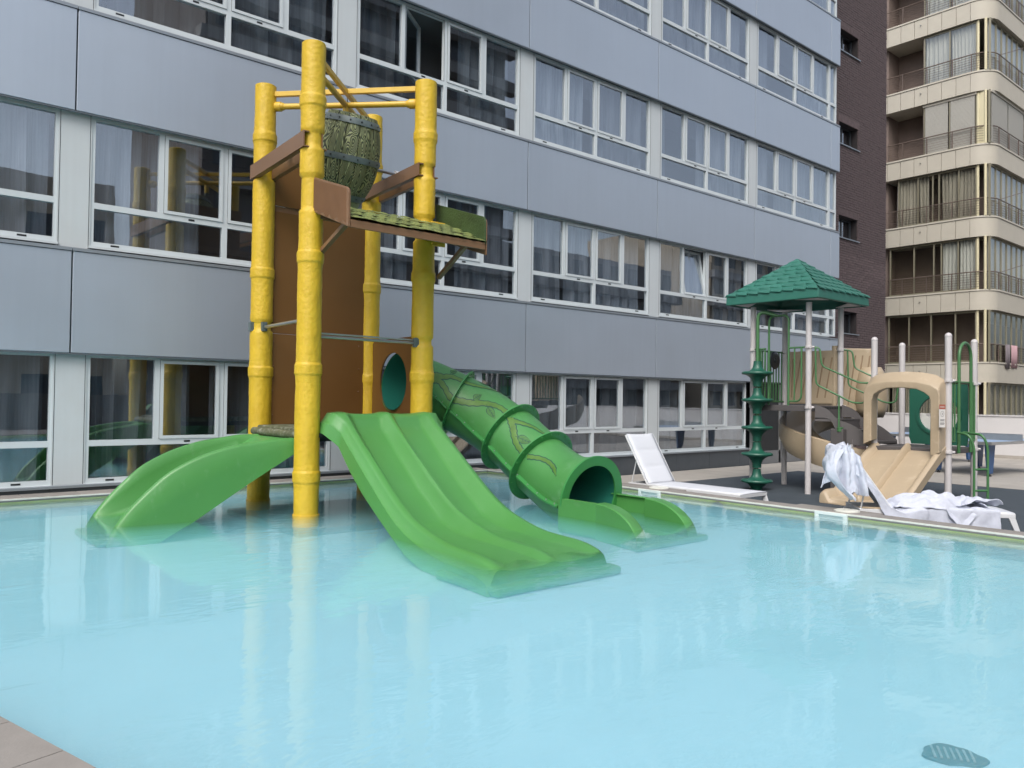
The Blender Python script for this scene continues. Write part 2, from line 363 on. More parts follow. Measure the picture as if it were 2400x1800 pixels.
def water_mat():
    mt = bpy.data.materials.new('milky_pool_water'); mt.use_nodes = True; t = mt.node_tree; t.nodes.clear(); L = t.links
    N = t.nodes.new
    o = N('ShaderNodeOutputMaterial')
    tc = N('ShaderNodeTexCoord')
    mp = N('ShaderNodeMapping'); mp.inputs['Rotation'].default_value = (0, 0, R(35)); mp.inputs['Scale'].default_value = (1, 2.1, 1)
    L.new(tc.outputs['Object'], mp.inputs[0])
    n1 = N('ShaderNodeTexNoise'); n1.inputs['Scale'].default_value = 2.6; n1.inputs['Detail'].default_value = 3; n1.inputs['Distortion'].default_value = .6
    n2 = N('ShaderNodeTexNoise'); n2.inputs['Scale'].default_value = 9; n2.inputs['Detail'].default_value = 2; n2.inputs['Distortion'].default_value = .4
    L.new(mp.outputs[0], n1.inputs['Vector']); L.new(mp.outputs[0], n2.inputs['Vector'])
    n3 = N('ShaderNodeTexNoise'); n3.inputs['Scale'].default_value = .45; L.new(tc.outputs['Object'], n3.inputs['Vector'])
    mr = N('ShaderNodeMapRange'); mr.inputs[1].default_value = .42; mr.inputs[2].default_value = .68; mr.inputs[3].default_value = .15; mr.inputs[4].default_value = 1.0
    L.new(n3.outputs['Fac'], mr.inputs[0])
    ad = N('ShaderNodeMath'); ad.operation = 'MULTIPLY_ADD'; ad.inputs[1].default_value = .33
    L.new(n2.outputs['Fac'], ad.inputs[0]); L.new(n1.outputs['Fac'], ad.inputs[2])
    ml = N('ShaderNodeMath'); ml.operation = 'MULTIPLY'; L.new(ad.outputs[0], ml.inputs[0]); L.new(mr.outputs[0], ml.inputs[1])
    bp = N('ShaderNodeBump'); bp.inputs['Strength'].default_value = .30; bp.inputs['Distance'].default_value = .03
    L.new(ml.outputs[0], bp.inputs['Height'])
    fr = N('ShaderNodeFresnel'); two_sided_ior(t, fr, 1.33); L.new(bp.outputs[0], fr.inputs['Normal'])
    gl = N('ShaderNodeBsdfGlossy'); gl.inputs['Roughness'].default_value = .02; L.new(bp.outputs[0], gl.inputs['Normal'])
    tr = N('ShaderNodeBsdfTransparent'); tr.inputs[0].default_value = (.77, .965, .98, 1)
    df = N('ShaderNodeBsdfDiffuse'); df.inputs[0].default_value = (.36, .74, .84, 1)
    lw = N('ShaderNodeLayerWeight'); lw.inputs[0].default_value = .5
    mk = N('ShaderNodeMapRange'); mk.inputs[1].default_value = 0; mk.inputs[2].default_value = 1; mk.inputs[3].default_value = MILK0; mk.inputs[4].default_value = MILK1
    L.new(lw.outputs['Facing'], mk.inputs[0])
    m1 = N('ShaderNodeMixShader'); L.new(mk.outputs[0], m1.inputs[0]); L.new(tr.outputs[0], m1.inputs[1]); L.new(df.outputs[0], m1.inputs[2])
    tr.inputs[0].default_value = (1, 1, 1, 1)
    m2 = N('ShaderNodeMixShader'); L.new(fr.outputs[0], m2.inputs[0]); L.new(tr.outputs[0], m2.inputs[1]); L.new(gl.outputs[0], m2.inputs[2])
    pv = N('ShaderNodeVolumePrincipled'); pv.inputs['Color'].default_value = (.30, .74, .88, 1); pv.inputs['Density'].default_value = WDENS
    pv.inputs['Anisotropy'].default_value = .0; pv.inputs['Absorption Color'].default_value = (.42, .88, .97, 1)
    L.new(pv.outputs[0], o.inputs['Volume'])
    L.new(m2.outputs[0], o.inputs['Surface'])
    return mt
WDENS = 1.05
MILK0, MILK1 = .18, .36
M['water'] = water_mat()

# ================================================================== SETTING
WZ = .283; FLOOR = .09; CT = .345
PX, PY = 8.46, 10.56                       # inner faces of the right and far pool walls
def leftx(y): return .48-.262*(y-3.5)      # oblique left pool edge
# pool basin
pb = MB()
yn = -4.0
pts = [(leftx(yn), yn), (PX, yn), (PX, PY), (leftx(PY), PY)]
pb.add([(x, y, FLOOR) for x, y in pts], [(0, 1, 2, 3)])
for (a, b) in zip(pts, pts[1:]+pts[:1]):
    pb.add([(a[0], a[1], FLOOR), (b[0], b[1], FLOOR), (b[0], b[1], .20), (a[0], a[1], .20)], [(0, 1, 2, 3)])
pb.obj('pool_basin', M['poolwall'], kind='structure')
yb = MB()
for (a, b) in zip(pts, pts[1:]+pts[:1]):
    yb.add([(a[0], a[1], .20), (b[0], b[1], .20), (b[0], b[1], .325), (a[0], a[1], .325)], [(0, 1, 2, 3)])
yb.obj('pool_edge_band', M['yband'], kind='structure')
wt = MB(); wt.add([(x, y, WZ) for x, y in pts]+[(x, y, FLOOR-.03) for x, y in pts], [(0, 1, 2, 3), (7, 6, 5, 4), (0, 4, 5, 1), (1, 5, 6, 2), (2, 6, 7, 3), (3, 7, 4, 0)])
wt.obj('water', M['water'], kind='structure')
# ground under everything: outside the pool
g = MB()
BIG = 160
g.add([(PX+.25, yn-BIG, -.012), (BIG, yn-BIG, -.012), (BIG, BIG, -.012), (PX+.25, BIG, -.012)], [(0, 1, 2, 3)])
g.add([(-BIG, PY+.3, -.012), (PX+.25, PY+.3, -.012), (PX+.25, BIG, -.012), (-BIG, BIG, -.012)], [(0, 1, 2, 3)])
g.add([(-BIG, -BIG, -.012), (PX+.25, -BIG, -.012), (PX+.25, yn-.3, -.012), (-BIG, yn-.3, -.012)], [(0, 1, 2, 3)])
g.obj('ground', M['joint'], kind='structure')
# raised deck left of and before the pool (the photographer's side)
rd = MB()
rd.add([(-12, yn, .335), (leftx(yn), yn, .335), (leftx(PY), PY, .335), (-12, PY, .335)], [(0, 1, 2, 3)])
rd.add([(-12, yn-8, .335), (PX+.25, yn-8, .335), (PX+.25, yn, .335), (-12, yn, .335)], [(0, 1, 2, 3)])
rd.obj('raised_deck', M['joint'], kind='structure')
# tiles of the raised deck, laid along the oblique edge
u = Vector((-.2534, .9673, 0)); v = Vector((-.9673, -.2534, 0))
cp = thing('pool_coping', 'grey stone coping tiles round the edge of the turquoise pool', 'pool coping')
del cp['category']; del cp['label']; cp['kind'] = 'structure'
tl = MB(); tl.box(0, .395, -.395, 0, 0, .012)
def tile_mesh(w_, d_, h_, name, mt, bv=.003):
    me = MB(); me.box(0, w_, 0, d_, 0, h_); return me.mesh(name, mt)
near_tile = tile_mesh(.395, .395, .014, 'stone_tile', M['coping'])
org = Vector((.59+.07, 3.04-.26, .333))
org = Vector((leftx(3.03), 3.03, .333))
ang = math.atan2(u.y, u.x)
for i in range(-6, 9):
    for j in range(0, 3):
        # tile corner: along u by i*.4, away from the pool by j*.4
        p = org+u*(i*.4)+v*(j*.4)
        o = bpy.data.objects.new('stone_tile', near_tile); col.objects.link(o); o.parent = cp
        o.matrix_local = Matrix.Translation(p) @ Matrix.Rotation(ang, 4, 'Z')
# straight coping along far and right side, 0.6 m pieces
def coping_piece(x0, x1, y0, y1, name='coping_stone'):
    b = MB(); b.box(x0, x1, y0, y1, .30, CT)
    return b.obj(name, M['coping'], cp, bevel=.006)
x = leftx(PY)
while x < PX-.01:
    x2 = min(x+.6, PX); coping_piece(x+.002, x2-.002, PY-.015, 10.88); x = x2
y = PY
k = 0
while y > -1.4:
    y2 = y-.6
    coping_piece(PX-.015, PX+.20, y2+.002, y-.002); y = y2; k += 1
for (ya, yb_) in ((7.75, 6.62), (4.95, 3.97)):       # wider pads that carry the skimmer lids
    for q in range(2):
        yy = ya-(ya-yb_)*q/2; coping_piece(PX+.204, PX+.31, yy-(ya-yb_)/2+.002, yy-.002)
lp = MB(); lp.box(PX-.02, PX+.01, yn, PY-.02, .318, .338); lp.box(leftx(PY), PX-.02, PY-.022, PY+.01, .318, .338)
lp.obj('coping_lip', M['lip'], cp, bevel=.003)
sk = MB(); sk.box(PX+.02, PX+.185, yn, PY+.2, -.01, .30); sk.box(leftx(PY), PX+.02, PY+.02, 10.86, -.01, .30)
for (ya, yb_) in ((7.75, 6.62), (4.95, 3.97)): sk.box(PX+.185, PX+.295, yb_+.01, ya-.01, -.01, .30)
sk.obj('pool_wall', M['wall_white'], kind='structure')

# deck tiles
dk = thing('deck', '', ''); del dk['label']; del dk['category']; dk['kind'] = 'structure'
deck_tile = tile_mesh(.594, .594, .014, 'deck_tile', M['deck'])
RX, RY0, RY1 = 16.46, -6.0, 9.36             # rubber floor extents
nt_ = 0
for i in range(0, 29):
    for j in range(0, 22):
        tx, ty = 8.76+i*.6, 10.86-.6-j*.6
        if tx+.3 < RX and ty+.3 < RY1: continue
        if ty < 2.5 and tx > 12: continue
        if nt_ > 420: continue
        o = bpy.data.objects.new('deck_tile', deck_tile); col.objects.link(o); o.parent = dk; o.location = (tx, ty, -.008); nt_ += 1
rb = MB(); rb.box(PX+.19, RX, RY0, RY1, -.011, .010)
rb.obj('rubber_floor', M['rubber'], kind='structure')

# ================================================================== HOTEL BUILDING
T0, H, P_, Wd, U0 = .345, 3.0, 1.2964, 3.727, 2.143
hotel = thing('hotel_building', 'modern building with blue grey metal bands and white framed windows behind the pool', 'building')
YP = 10.90; XC = 21.28
body = MB()
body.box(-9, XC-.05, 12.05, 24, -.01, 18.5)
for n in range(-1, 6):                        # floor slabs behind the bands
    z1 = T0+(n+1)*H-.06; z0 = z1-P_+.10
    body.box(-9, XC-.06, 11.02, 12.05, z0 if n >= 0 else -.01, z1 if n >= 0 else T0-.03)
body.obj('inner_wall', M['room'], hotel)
# metal bands
for n in range(1, 6):
    t = T0+n*H; b = t-P_
    for k in range(-2, 6):
        x0 = U0+k*Wd; x1 = x0+Wd
        if k == 4: x1 = 20.78
        if k == 5: x0, x1 = 20.78, XC
        pm = MB(); pm.box(x0+.009, x1-.009 if k < 5 else x1, YP, YP+.035, b, t-.045)
        if k == 5: pm.box(XC-.035, XC, YP+.035, 12.2, b, t-.045)
        pm.obj('facade_panel', M['panel'], hotel, bevel=.004)
        cm = MB(); cm.box(x0+.004, x1-.004, YP-.012, YP+.12, t-.04, t)
        cm.obj('flashing', M['flash'], hotel)
    sf = MB(); sf.box(-5.3, XC-.04, YP+.036, 11.03, b+.006, b+.03); sf.box(-5.3, XC-.04, YP+.05, YP+.06, b+.03, t-.05)
    sf.box(-5.3, XC, YP+.005, YP+.03, b-.022, b-.004)
    sf.obj('soffit', M['soffit'], hotel)
roofm = MB(); roofm.box(-9, XC-.02, YP+.04, 24, 18.5, 18.8)
up = MB(); up.box(-9, XC-.06, 11.02, 12.05, T0+5*H+.0, 18.5); up.obj('upper_wall', M['pier'], hotel)
roofm.obj('roof', M['flash'], hotel)
# windows
def fold_sheet(x0, x1, z0, z1, y, amp, per, seed, lean=0):
    rnd = random.Random(seed); n = max(6, int((x1-x0)/per*6)); rows = []
    ph = rnd.random()*6
    prof = []
    for i in range(n+1):
        xx = x0+(x1-x0)*i/n
        prof.append((xx, y+amp*(math.sin(xx*2*PI/per+ph+1.5*math.sin(xx*2.3+ph))+.5*math.sin(xx*2*PI/per*1.73+ph*2))))
    b = MB()
    b.grid([[(xx+lean*(zz-z1)*math.sin(xx*3+ph), yy+(.015*math.sin(xx*9+ph) if zz == z0 else 0), zz) for xx, yy in prof] for zz in (z0, (z0+z1)/2, z1)])
    return b
def ring(b, x0, x1, z0, z1, wv, wh, y0, y1):
    b.box(x0, x0+wv, y0, y1, z0, z1); b.box(x1-wv, x1, y0, y1, z0, z1)
    b.box(x0+wv, x1-wv, y0, y1, z0, z0+wh); b.box(x0+wv, x1-wv, y0, y1, z1-wh, z1)
YW = 11.0
sash_me = None
pane_cache = {}
def pane(x0, x1, z0, z1, parent, y=YW+.035):
    key = (round(x1-x0, 3), round(z1-z0, 3))
    if key not in pane_cache:
        b = MB(); b.box(0, key[0], 0, .008, 0, key[1]); pane_cache[key] = b.mesh('pane', M['glass'])
    return inst(pane_cache[key], 'pane', parent, (x0, y, z0))
open_sash = {(2, 1, 0): 'side', (1, 3, 0): 'tilt'}
frame_me = {}
for n in range(0, 5):
    fz = T0+n*H
    for k in range(-1, 5):
        xj = U0+k*Wd
        if n == 0 and k == 4: continue
        if k == -1 and n > 3: continue
        top = fz+P_+.408
        wn = MB()
        x0, x1 = xj+.21, xj+3.56
        # pier
        pr = MB(); pr.box(xj-.167, xj+.21, YW-.01, YW+.06, fz+.0 if n else .36, top); po = pr.obj('pier', M['pier'], hotel)
        pj = MB(); pj.box(xj-.148, xj-.142, YW-.012, YW-.008, fz, top); pj.box(xj+.186, xj+.192, YW-.012, YW-.008, fz, top)
        pj.obj('joint', M['black'], po)
        zb = fz+.06 if n else .42
        a = [xj+o_ for o_ in (.25, 1.02, 1.09, 1.87, 1.94, 2.70, 2.79, 3.53)]
        zm0, zm1, zg = fz+.54, fz+.615, zb+.06
        zt = top-.05
        if n > 0: key = 'n'
        else: key = 'g'
        if key not in frame_me:
            f = MB()
            X0, X1 = .21, 3.56
            f.box(X0, .25, YW, YW+.07, zb-fz, top-fz); f.box(3.53, X1, YW, YW+.07, zb-fz, top-fz)
            f.box(.25, 3.53, YW, YW+.07, zb-fz, zg-fz); f.box(.25, 3.53, YW, YW+.07, zt-fz, top-fz)
            f.box(.25, 3.53, YW, YW+.07, .54, .615)
            for (p, q) in ((1.02, 1.09), (1.87, 1.94), (2.70, 2.79)): f.box(p, q, YW, YW+.07, .615, zt-fz)
            f.box(1.87, 1.94, YW, YW+.07, zg-fz, .54)
            f.box(X0-.02, X1+.02, YW-.03, YW+.0, zb-fz-.03, zb-fz)
            f.cur = 1
            for cx in (1.45, 2.35): f.box(cx-.04, cx+.04, YW-.003, YW+.002, .565, .590)
            for cx in (.5, 3.2): f.box(cx-.05, cx+.05, YW-.003, YW+.002, zb-fz+.02, zb-fz+.042)
            for (p, q) in ((1.085, 1.875), (1.935, 2.705)):
                f.box(p, q, YW-.0015, YW+.001, zt-fz-.004, zt-fz+.002); f.box(p, q, YW-.0015, YW+.001, .613, .619)
                f.box(p, p+.005, YW-.0015, YW+.001, .615, zt-fz); f.box(q-.005, q, YW-.0015, YW+.001, .615, zt-fz)
            frame_me[key] = f.mesh('window', [M['white'], M['black']])
        wo = bpy.data.objects.new('window', frame_me[key]); col.objects.link(wo); wo.parent = hotel; wo.location = (xj, 0, fz)
        if k == 4:
            wo.scale = (1.067, 1, 1)
            e_ = MB(); ring(e_, 20.86, 21.26, zb, top, .06, .05, YW, YW+.07); e_.box(20.92, 21.20, YW, YW+.07, fz+.54, fz+.615)
            e_.box(21.20, 21.26, YW+.07, YW+.5, zb, top); eo = e_.obj('window', M['white'], hotel)
            e_ = MB(); e_.box(20.92, 21.20, YW+.03, YW+.038, zb+.05, top-.05); e_.obj('pane', M['glass'], eo)
        # fixed panes (local coordinates)
        pane(.25, 1.02, .615, zt-fz, wo); pane(2.79, 3.53, .615, zt-fz, wo)
        pane(.25, 1.87, zg-fz, .54, wo); pane(1.94, 3.53, zg-fz, .54, wo)
        for si, (p, q) in enumerate(((1.09, 1.87), (1.94, 2.70))):
            if 'sash%d%s' % (si, key) not in frame_me:
                s_ = MB(); ring(s_, 0, q-p, 0, zt-fz-.615, .042, .042, -.012, .045)
                s_.cur = 1; s_.box(.042, q-p-.042, .012, .020, .042, zt-fz-.615-.042)
                frame_me['sash%d%s' % (si, key)] = s_.mesh('sash', [M['white'], M['glass']])
            so_ = inst(frame_me['sash%d%s' % (si, key)], 'sash', wo, (p, YW, .615))
            how = open_sash.get((n, k, si))
            if how == 'side': so_.rotation_euler = (0, 0, R(38)); so_.location = (p, YW+.02, .615)
            if how == 'tilt': so_.rotation_euler = (R(-9), 0, 0)
        # curtains behind the glass
        rnd = random.Random(n*17+k*5+3)
        L0 = .3; gap = rnd.uniform(.0, .5) if rnd.random() < .75 else 1.1
        cut = rnd.uniform(1.1, 2.6)
        segs = [(L0, cut-gap/2), (cut+gap/2, 3.5)]
        if rnd.random() < .25: segs = [(L0, rnd.uniform(.8, 1.4)), (2.3, 3.5)]
        for si, (p, q) in enumerate(segs):
            if q-p < .2: continue
            c = fold_sheet(p, q, zb-fz+.04, top-fz-.01, 11.19, .05, .31, n*31+k*7+si, lean=.02)
            c.obj('curtain', M['curtain_dark'] if n == 0 or (n == 2 and k <= 1) else M['curtain'], wo, smooth=60)
# last ground-floor bay: dark doorway and charcoal doors
gm = MB()
gm.box(17.28, XC-.05, 11.06, 11.12, 0, 2.04)
go = gm.obj('entrance_wall', M['door'], hotel)
dg = MB(); dg.box(17.5, 18.42, 11.045, 11.06, .03, 2.0); dg.obj('dark_doorway', M['black'], hotel)  # flat black sheet painted as the darkness of the open doorway
dj = MB(); dj.box(18.42, 18.50, 11.02, 11.06, .0, 2.0); dj.obj('door_jamb', M['steel'], hotel)
d2 = MB(); d2.box(18.95, 20.2, 11.035, 11.06, .03, 1.98); d2o = d2.obj('service_door', M['door'], hotel, bevel=.004)
hd = MB(); hd.tube([(19.12, 11.03, 1.03), (19.12, 10.97, 1.03), (19.25, 10.97, 1.03)], .012, 8); hd.lathe([(.028, 0), (.028, .012)], (19.12, 11.035, 1.03), 14, Matrix.Rotation(R(90), 3, 'X'))
hd.obj('door_handle', M['steel'], d2o, smooth=40)
jn = MB(); jn.box(18.94, 18.947, 11.055, 11.0615, .03, 2.0); jn.box(20.205, 20.212, 11.055, 11.0615, .03, 2.0); jn.obj('door_gap', M['black'], hotel)
# plinth panels
x = -5.3; 
while x < 17.2:
    x2 = min(x+1.21, 17.3)
    b = MB(); b.box(x+.003, x2-.003, 10.90, 11.0, .0, .385); b.obj('plinth_panel', M['plinth'], hotel)
    x = x2
b = MB(); b.box(-5.3, 17.32, 10.87, 11.01, .388, .418); b.obj('sill', M['flash'], hotel)
# brick wing
YB = 12.25
bw = thing('brick_building', 'dark brown brick wall with small recessed windows at the end of the grey building', 'building')
wz = [(3.77, 4.47), (6.79, 7.49), (9.76, 10.46), (12.74, 13.44)]
WX0, WX1 = 23.85, 25.1
BXE = 27.12
core = MB()
zs = [0]+[z for a in wz for z in a]+[17]
for i in range(0, len(zs)-1):
    z0, z1 = zs[i], zs[i+1]
    if i % 2 == 0: core.box(21.2, BXE-.02, YB+.02, 22, z0, z1)
    else:
        core.box(21.2, WX0, YB+.02, 22, z0, z1); core.box(WX1, BXE-.02, YB+.02, 22, z0, z1); core.box(WX0, WX1, YB+.35, 22, z0, z1)
core.obj('mortar_wall', M['mortar'], bw)
brick_me = MB(); brick_me.box(0, .238, 0, .03, 0, .068); brick_me = brick_me.mesh('brick', obj_var(M['brick'], .16))
rest = MB(); nb = 0; row = 0; z = .004
while z < 16.5:
    x = 21.25-(.125 if row % 2 else 0)
    while x < BXE:
        inwin = any(a-.04 < z < b_ for a, b_ in wz) and x+.238 > WX0 and x < WX1
        if not inwin and x+.238 <= BXE+.12:
            x2 = min(x+.238, BXE)
            dy = random.uniform(-.004, .004)
            if 5.2 < z < 7.6 and 21.3 < x and x2-x > .23 and nb < 298:
                inst(brick_me, 'brick', bw, (x, YB-.008+dy, z)); nb += 1
            else: rest.box(x, x2, YB-.008+dy, YB+.022, z, z+.068)
        elif inwin and x < WX0: rest.box(x, WX0, YB-.008, YB+.022, z, z+.068)
        elif inwin and x+.238 > WX1: rest.box(WX1, x+.238, YB-.008, YB+.022, z, z+.068)
        x += .25
    z += .0797; row += 1
# side face of the brick wing
z = .004; row = 0
while z < 16.5:
    y = YB-(0 if row % 2 else .125)
    while y < 15.5:
        rest.box(BXE-.022, BXE+.006, max(y, YB+.022), y+.238, z, z+.068); y += .25
    z += .0797; row += 1
rest.obj('brickwork', M['brick'], bw, kind='stuff')
for a, b_ in wz:
    f = MB(); ring(f, WX0, WX1, a, b_, .05, .05, YB+.22, YB+.27); f.box((WX0+WX1)/2-.03, (WX0+WX1)/2+.03, YB+.22, YB+.27, a+.05, b_-.05)
    fo = f.obj('window', M['door'], bw)
    g_ = MB(); g_.box(WX0+.05, (WX0+WX1)/2-.03, YB+.24, YB+.25, a+.05, b_-.05); g_.box((WX0+WX1)/2+.03, WX1-.05, YB+.24, YB+.25, a+.05, b_-.05); g_.obj('pane', M['glass'], fo)
    s_ = MB(); s_.box(WX0-.06, WX1+.08, YB-.05, YB+.24, a-.03, a); s_.obj('sill', M['flash'], bw)
    for q in range(15):
        s2 = WX0-.04+q*.092
        l_ = MB(); l_.box(s2, s2+.07, YB-.012, YB+.02, b_+.0, b_+.22)
        if q == 0: lint = l_
        else: lint.add(l_.v, l_.f)
    lint.obj('soldier_course', M['brick'], bw, kind='stuff')
a_ = MB(); a_.box(20.9, BXE, YB+.02, 22, 16.6, 16.8); a_.obj('roof', M['flash'], bw)

# ================================================================== CREAM APARTMENT BLOCK
apt = thing('apartment_block', 'cream apartment block with rounded corner balconies and brown rails beyond the brick wall', 'building')
XA, YA, RAD = 34.75, 11.5, .8
tops = [.29+2.955*i for i in range(7)]
tops = [.32, 3.27, 6.19, 9.16, 12.09, 15.07, 18.0, 20.95]
def path(off, ys=26.0, xe=50.0, n=8):
    "plan outline of the balcony edge, pulled back by off"
    cx, cyy = XA+RAD, YA+RAD; r = RAD-off
    p = [(XA+off, ys), (XA+off, cyy)]
    p += [(cx-r*math.cos(R(90*i/n)), cyy-r*math.sin(R(90*i/n))) for i in range(1, n)]
    p += [(cx, YA+off), (xe, YA+off)]
    return p
def wallstrip(b, pth, z0, z1, pth2, closed=True):
    n = len(pth)
    rows = [[(x, y, z0) for x, y in pth], [(x, y, z1) for x, y in pth], [(x, y, z1) for x, y in pth2], [(x, y, z0) for x, y in pth2], [(x, y, z0) for x, y in pth]]
    b.grid(rows)
joints = [15.08+.56*i for i in range(1, 3)][::-1]+[15.08, 14.51, 13.97, 13.41, 12.85, 12.31]
joints = [18.0, 17.4, 16.8, 16.2, 15.64]+[15.08, 14.51, 13.97, 13.41, 12.85, 12.31]
slabm = MB()
for ti, t in enumerate(tops):
    z0, z1 = t-.83, t
    if ti == 0: z0 = .0
    sl = MB(); wallstrip(sl, path(.05), z0+.01, z1-.06, path(1.2)); 
    so_ = sl.obj('balcony_slab', M['beige'], apt)
    # flat cladding panels on the side face, then the curved run
    for ya, yb2 in zip(joints, joints[1:]):
        c = MB(); c.box(XA, XA+.045, yb2+.008, ya-.008, z0, z1-.07); 
        c.obj('cladding_panel', M['beige'], apt, bevel=.006)
    c = MB(); q = [p for p in path(0)[1:]]; q2 = [p for p in path(.045)[1:]]; q[0] = (XA, 12.302); q2[0] = (XA+.045, 12.302)
    wallstrip(c, q, z0, z1-.07, q2); c.obj('curved_cladding', M['beige'], apt, smooth=35)
    lp = MB(); wallstrip(lp, path(-.03), z1-.06, z1, path(.14)); lp.obj('slab_lip', M['beige_lip'], apt, smooth=35)
    fl = MB(); pth = path(.1, n=4); fl.add([(x, y, z0+.02) for x, y in pth]+[(50, 24, z0+.02), (XA+.1, 26, z0+.02)], [tuple(range(len(pth)+2))])
    fl.obj('ceiling', M['beige'], apt)
    if ti == 0: continue
    # drip pipe stubs
    for yy in (14.24,):
        d_ = MB(); d_.tube([(XA, yy, z0+.5), (XA-.07, yy, z0+.49)], .02, 8); d_.obj('drain_spout', M['steel'], apt)
for ti, t in enumerate(tops[:-1]):
    nxt = tops[ti+1]-.83
    # railing: horizontal bars + posts
    rl = MB(); pth = path(.03, ys=18.2, xe=46)
    for i, hz in enumerate((.12, .22, .32, .42, .52, .62)):
        rl.tube([(x, y, t+hz) for x, y in pth], .008, 5)
    rl.tube([(x, y, t+.72) for x, y in pth], .024, 6)
    ys = [17.4, 16.2, 15.0, 14.0, 13.0, 12.28]
    for yy in ys: rl.box(XA+.01, XA+.05, yy-.014, yy+.014, t, t+.71)
    for xx in (35.6, 36.75, 37.9, 39.1, 40.3, 41.5, 42.7, 44): rl.box(xx-.014, xx+.014, YA+.01, YA+.05, t, t+.71)
    rl.obj('railing', M['rail_brown'], apt)
    # inner walls
    iw = MB(); iw.box(XA+1.9, 50, YA+2.2, 26, t, nxt); iw.box(XA+.35, XA+1.9, 15.75, 26, t, nxt)
    iw.obj('recess_wall', M['recess'], apt)
    # glazing line
    gx = XA+.16
    enc = ti >= 1
    fr = MB(); tb = .045
    if ti in (4, 5, 6): ylist = [14.15, 13.14, 12.13]
    elif ti == 3: ylist = [15.2, 14.4, 13.8, 13.55, 12.78, 12.13]
    elif ti == 2: ylist = [15.55, 14.55, 13.75, 13.45, 12.8, 12.13]
    elif ti == 1: ylist = [15.6, 14.75, 13.85, 12.9, 12.13]
    else: ylist = [15.6]+[15.4-.28*i for i in range(12)]+[12.13]
    for yy in ylist: fr.box(gx-.03, gx+.05, yy-tb/2, yy+tb/2, t, nxt)
    fr.box(gx-.02, gx+.03, ylist[-1], ylist[0], t, t+.08); fr.box(gx-.02, gx+.03, ylist[-1], ylist[0], nxt-.08, nxt)
    gy = YA+.16
    xl = [35.0+.62*i for i in range(22)] if ti != 4 else [34.95+1.9*i for i in range(8)]
    for xx in xl: fr.box(xx-.016, xx+.016, gy-.03, gy+.05, t, nxt)
    fr.box(34.98, 48, gy-.02, gy+.03, t, t+.08); fr.box(34.98, 48, gy-.02, gy+.03, nxt-.08, nxt)
    fo = fr.obj('window', M['tan_metal'], apt)
    gl = MB(); gl.box(gx, gx+.008, ylist[-1], ylist[0], t+.08, nxt-.08); gl.box(35.0, 48, gy, gy+.008, t+.08, nxt-.08)
    gl.obj('pane', M['glass2'], fo)
    cc = MB()
    for yy in (12.08, 11.8): cc.tube([(gx+.02, yy, t), (gx+.02, yy, nxt)], .055, 10)
    if ti in (4,): cc.box(gx, gx+.05, 11.78, 12.1, t, nxt)
    cc.obj('corner_column', M['cream_col'], apt, smooth=40)
    def drape(y0, y1, mt, seed, off=.12, per=.14, amp=.03):
        c = fold_sheet(y0, y1, t+.05, nxt-.02, 0, amp, per, seed, .02)
        c.v = [(gx+off+b_, a_, z_) for a_, b_, z_ in c.v]; c.obj('curtain', mt, fo, smooth=60)
    def drapex(x0_, x1_, mt, seed, off=.12, per=.15, amp=.03):
        c = fold_sheet(x0_, x1_, t+.05, nxt-.02, gy+off, amp, per, seed, .02); c.obj('curtain', mt, fo, smooth=60)
    if ti in (5, 6): drape(12.16, 13.1, M['sheer'], 1); drape(13.18, 14.1, M['sheer'], 2, per=.2); drapex(35.1, 44, M['sheer'], 3, per=.3)
    if ti == 4:
        for (a0, a1) in ((12.18, 13.1), (13.2, 14.1)):
            s_ = MB(); zz = t+.05
            while zz < nxt-.05: s_.box(gx-.045, gx-.03, a0, a1, zz, zz+.040); zz += .05
            s_.obj('roller_shutter', M['shutter'], fo)
        for q in range(6):
            a0 = 35.0+1.9*q; s_ = MB(); zz = t+.05
            while zz < nxt-.05: s_.box(a0+.04, a0+1.84, gy-.045, gy-.03, zz, zz+.040); zz += .05
            s_.obj('roller_shutter', M['shutter'], fo)
        bx = MB(); bx.box(gx-.08, gx+.02, 12.1, 14.2, nxt-.10, nxt); bx.box(34.98, 46, gy-.08, gy+.02, nxt-.1, nxt); bx.obj('shutter_box', M['beige_lip'], fo)
    if ti == 3: drape(12.16, 12.75, M['drape'], 5); drape(12.85, 13.5, M['drape'], 6); drape(14.0, 14.4, M['drape'], 7); drape(14.5, 15.3, M['drape'], 17); drapex(35.1, 44, M['drape'], 8, per=.3)
    if ti == 2: drape(12.16, 12.75, M['sheer'], 9); drape(12.85, 13.42, M['sheer'], 10); drapex(35.1, 44, M['drape'], 11, per=.35)
    if ti == 0:
        drape(12.2, 15.5, M['drape'], 12, per=.22); drapex(35.1, 44, M['drape'], 13, per=.3)
    rs = MB(); 
    if ti in (4, 5, 6): rs.box(gx+1.2, gx+1.25, 14.2, 15.75, t, nxt); rs.box(gx+.1, gx+1.2, 14.2, 14.25, t, nxt)
    else: rs.box(gx+1.0, gx+1.05, 12.2, 15.75, t, nxt)
    rs.obj('terrace_wall', M['recess'], apt)
    if ti in (2, 3, 5):
        ln = MB(); ln.tube([(35.6, YA+.03, t+.7), (36.5, YA-.55, t+1.05)], .014, 6); ln.obj('clothes_pole', M['rail_brown'], apt)
rf = MB(); rf.box(XA+.2, 50, YA+.2, 26, 20.95, 25); rf.obj('upper_wall', M['beige'], apt)
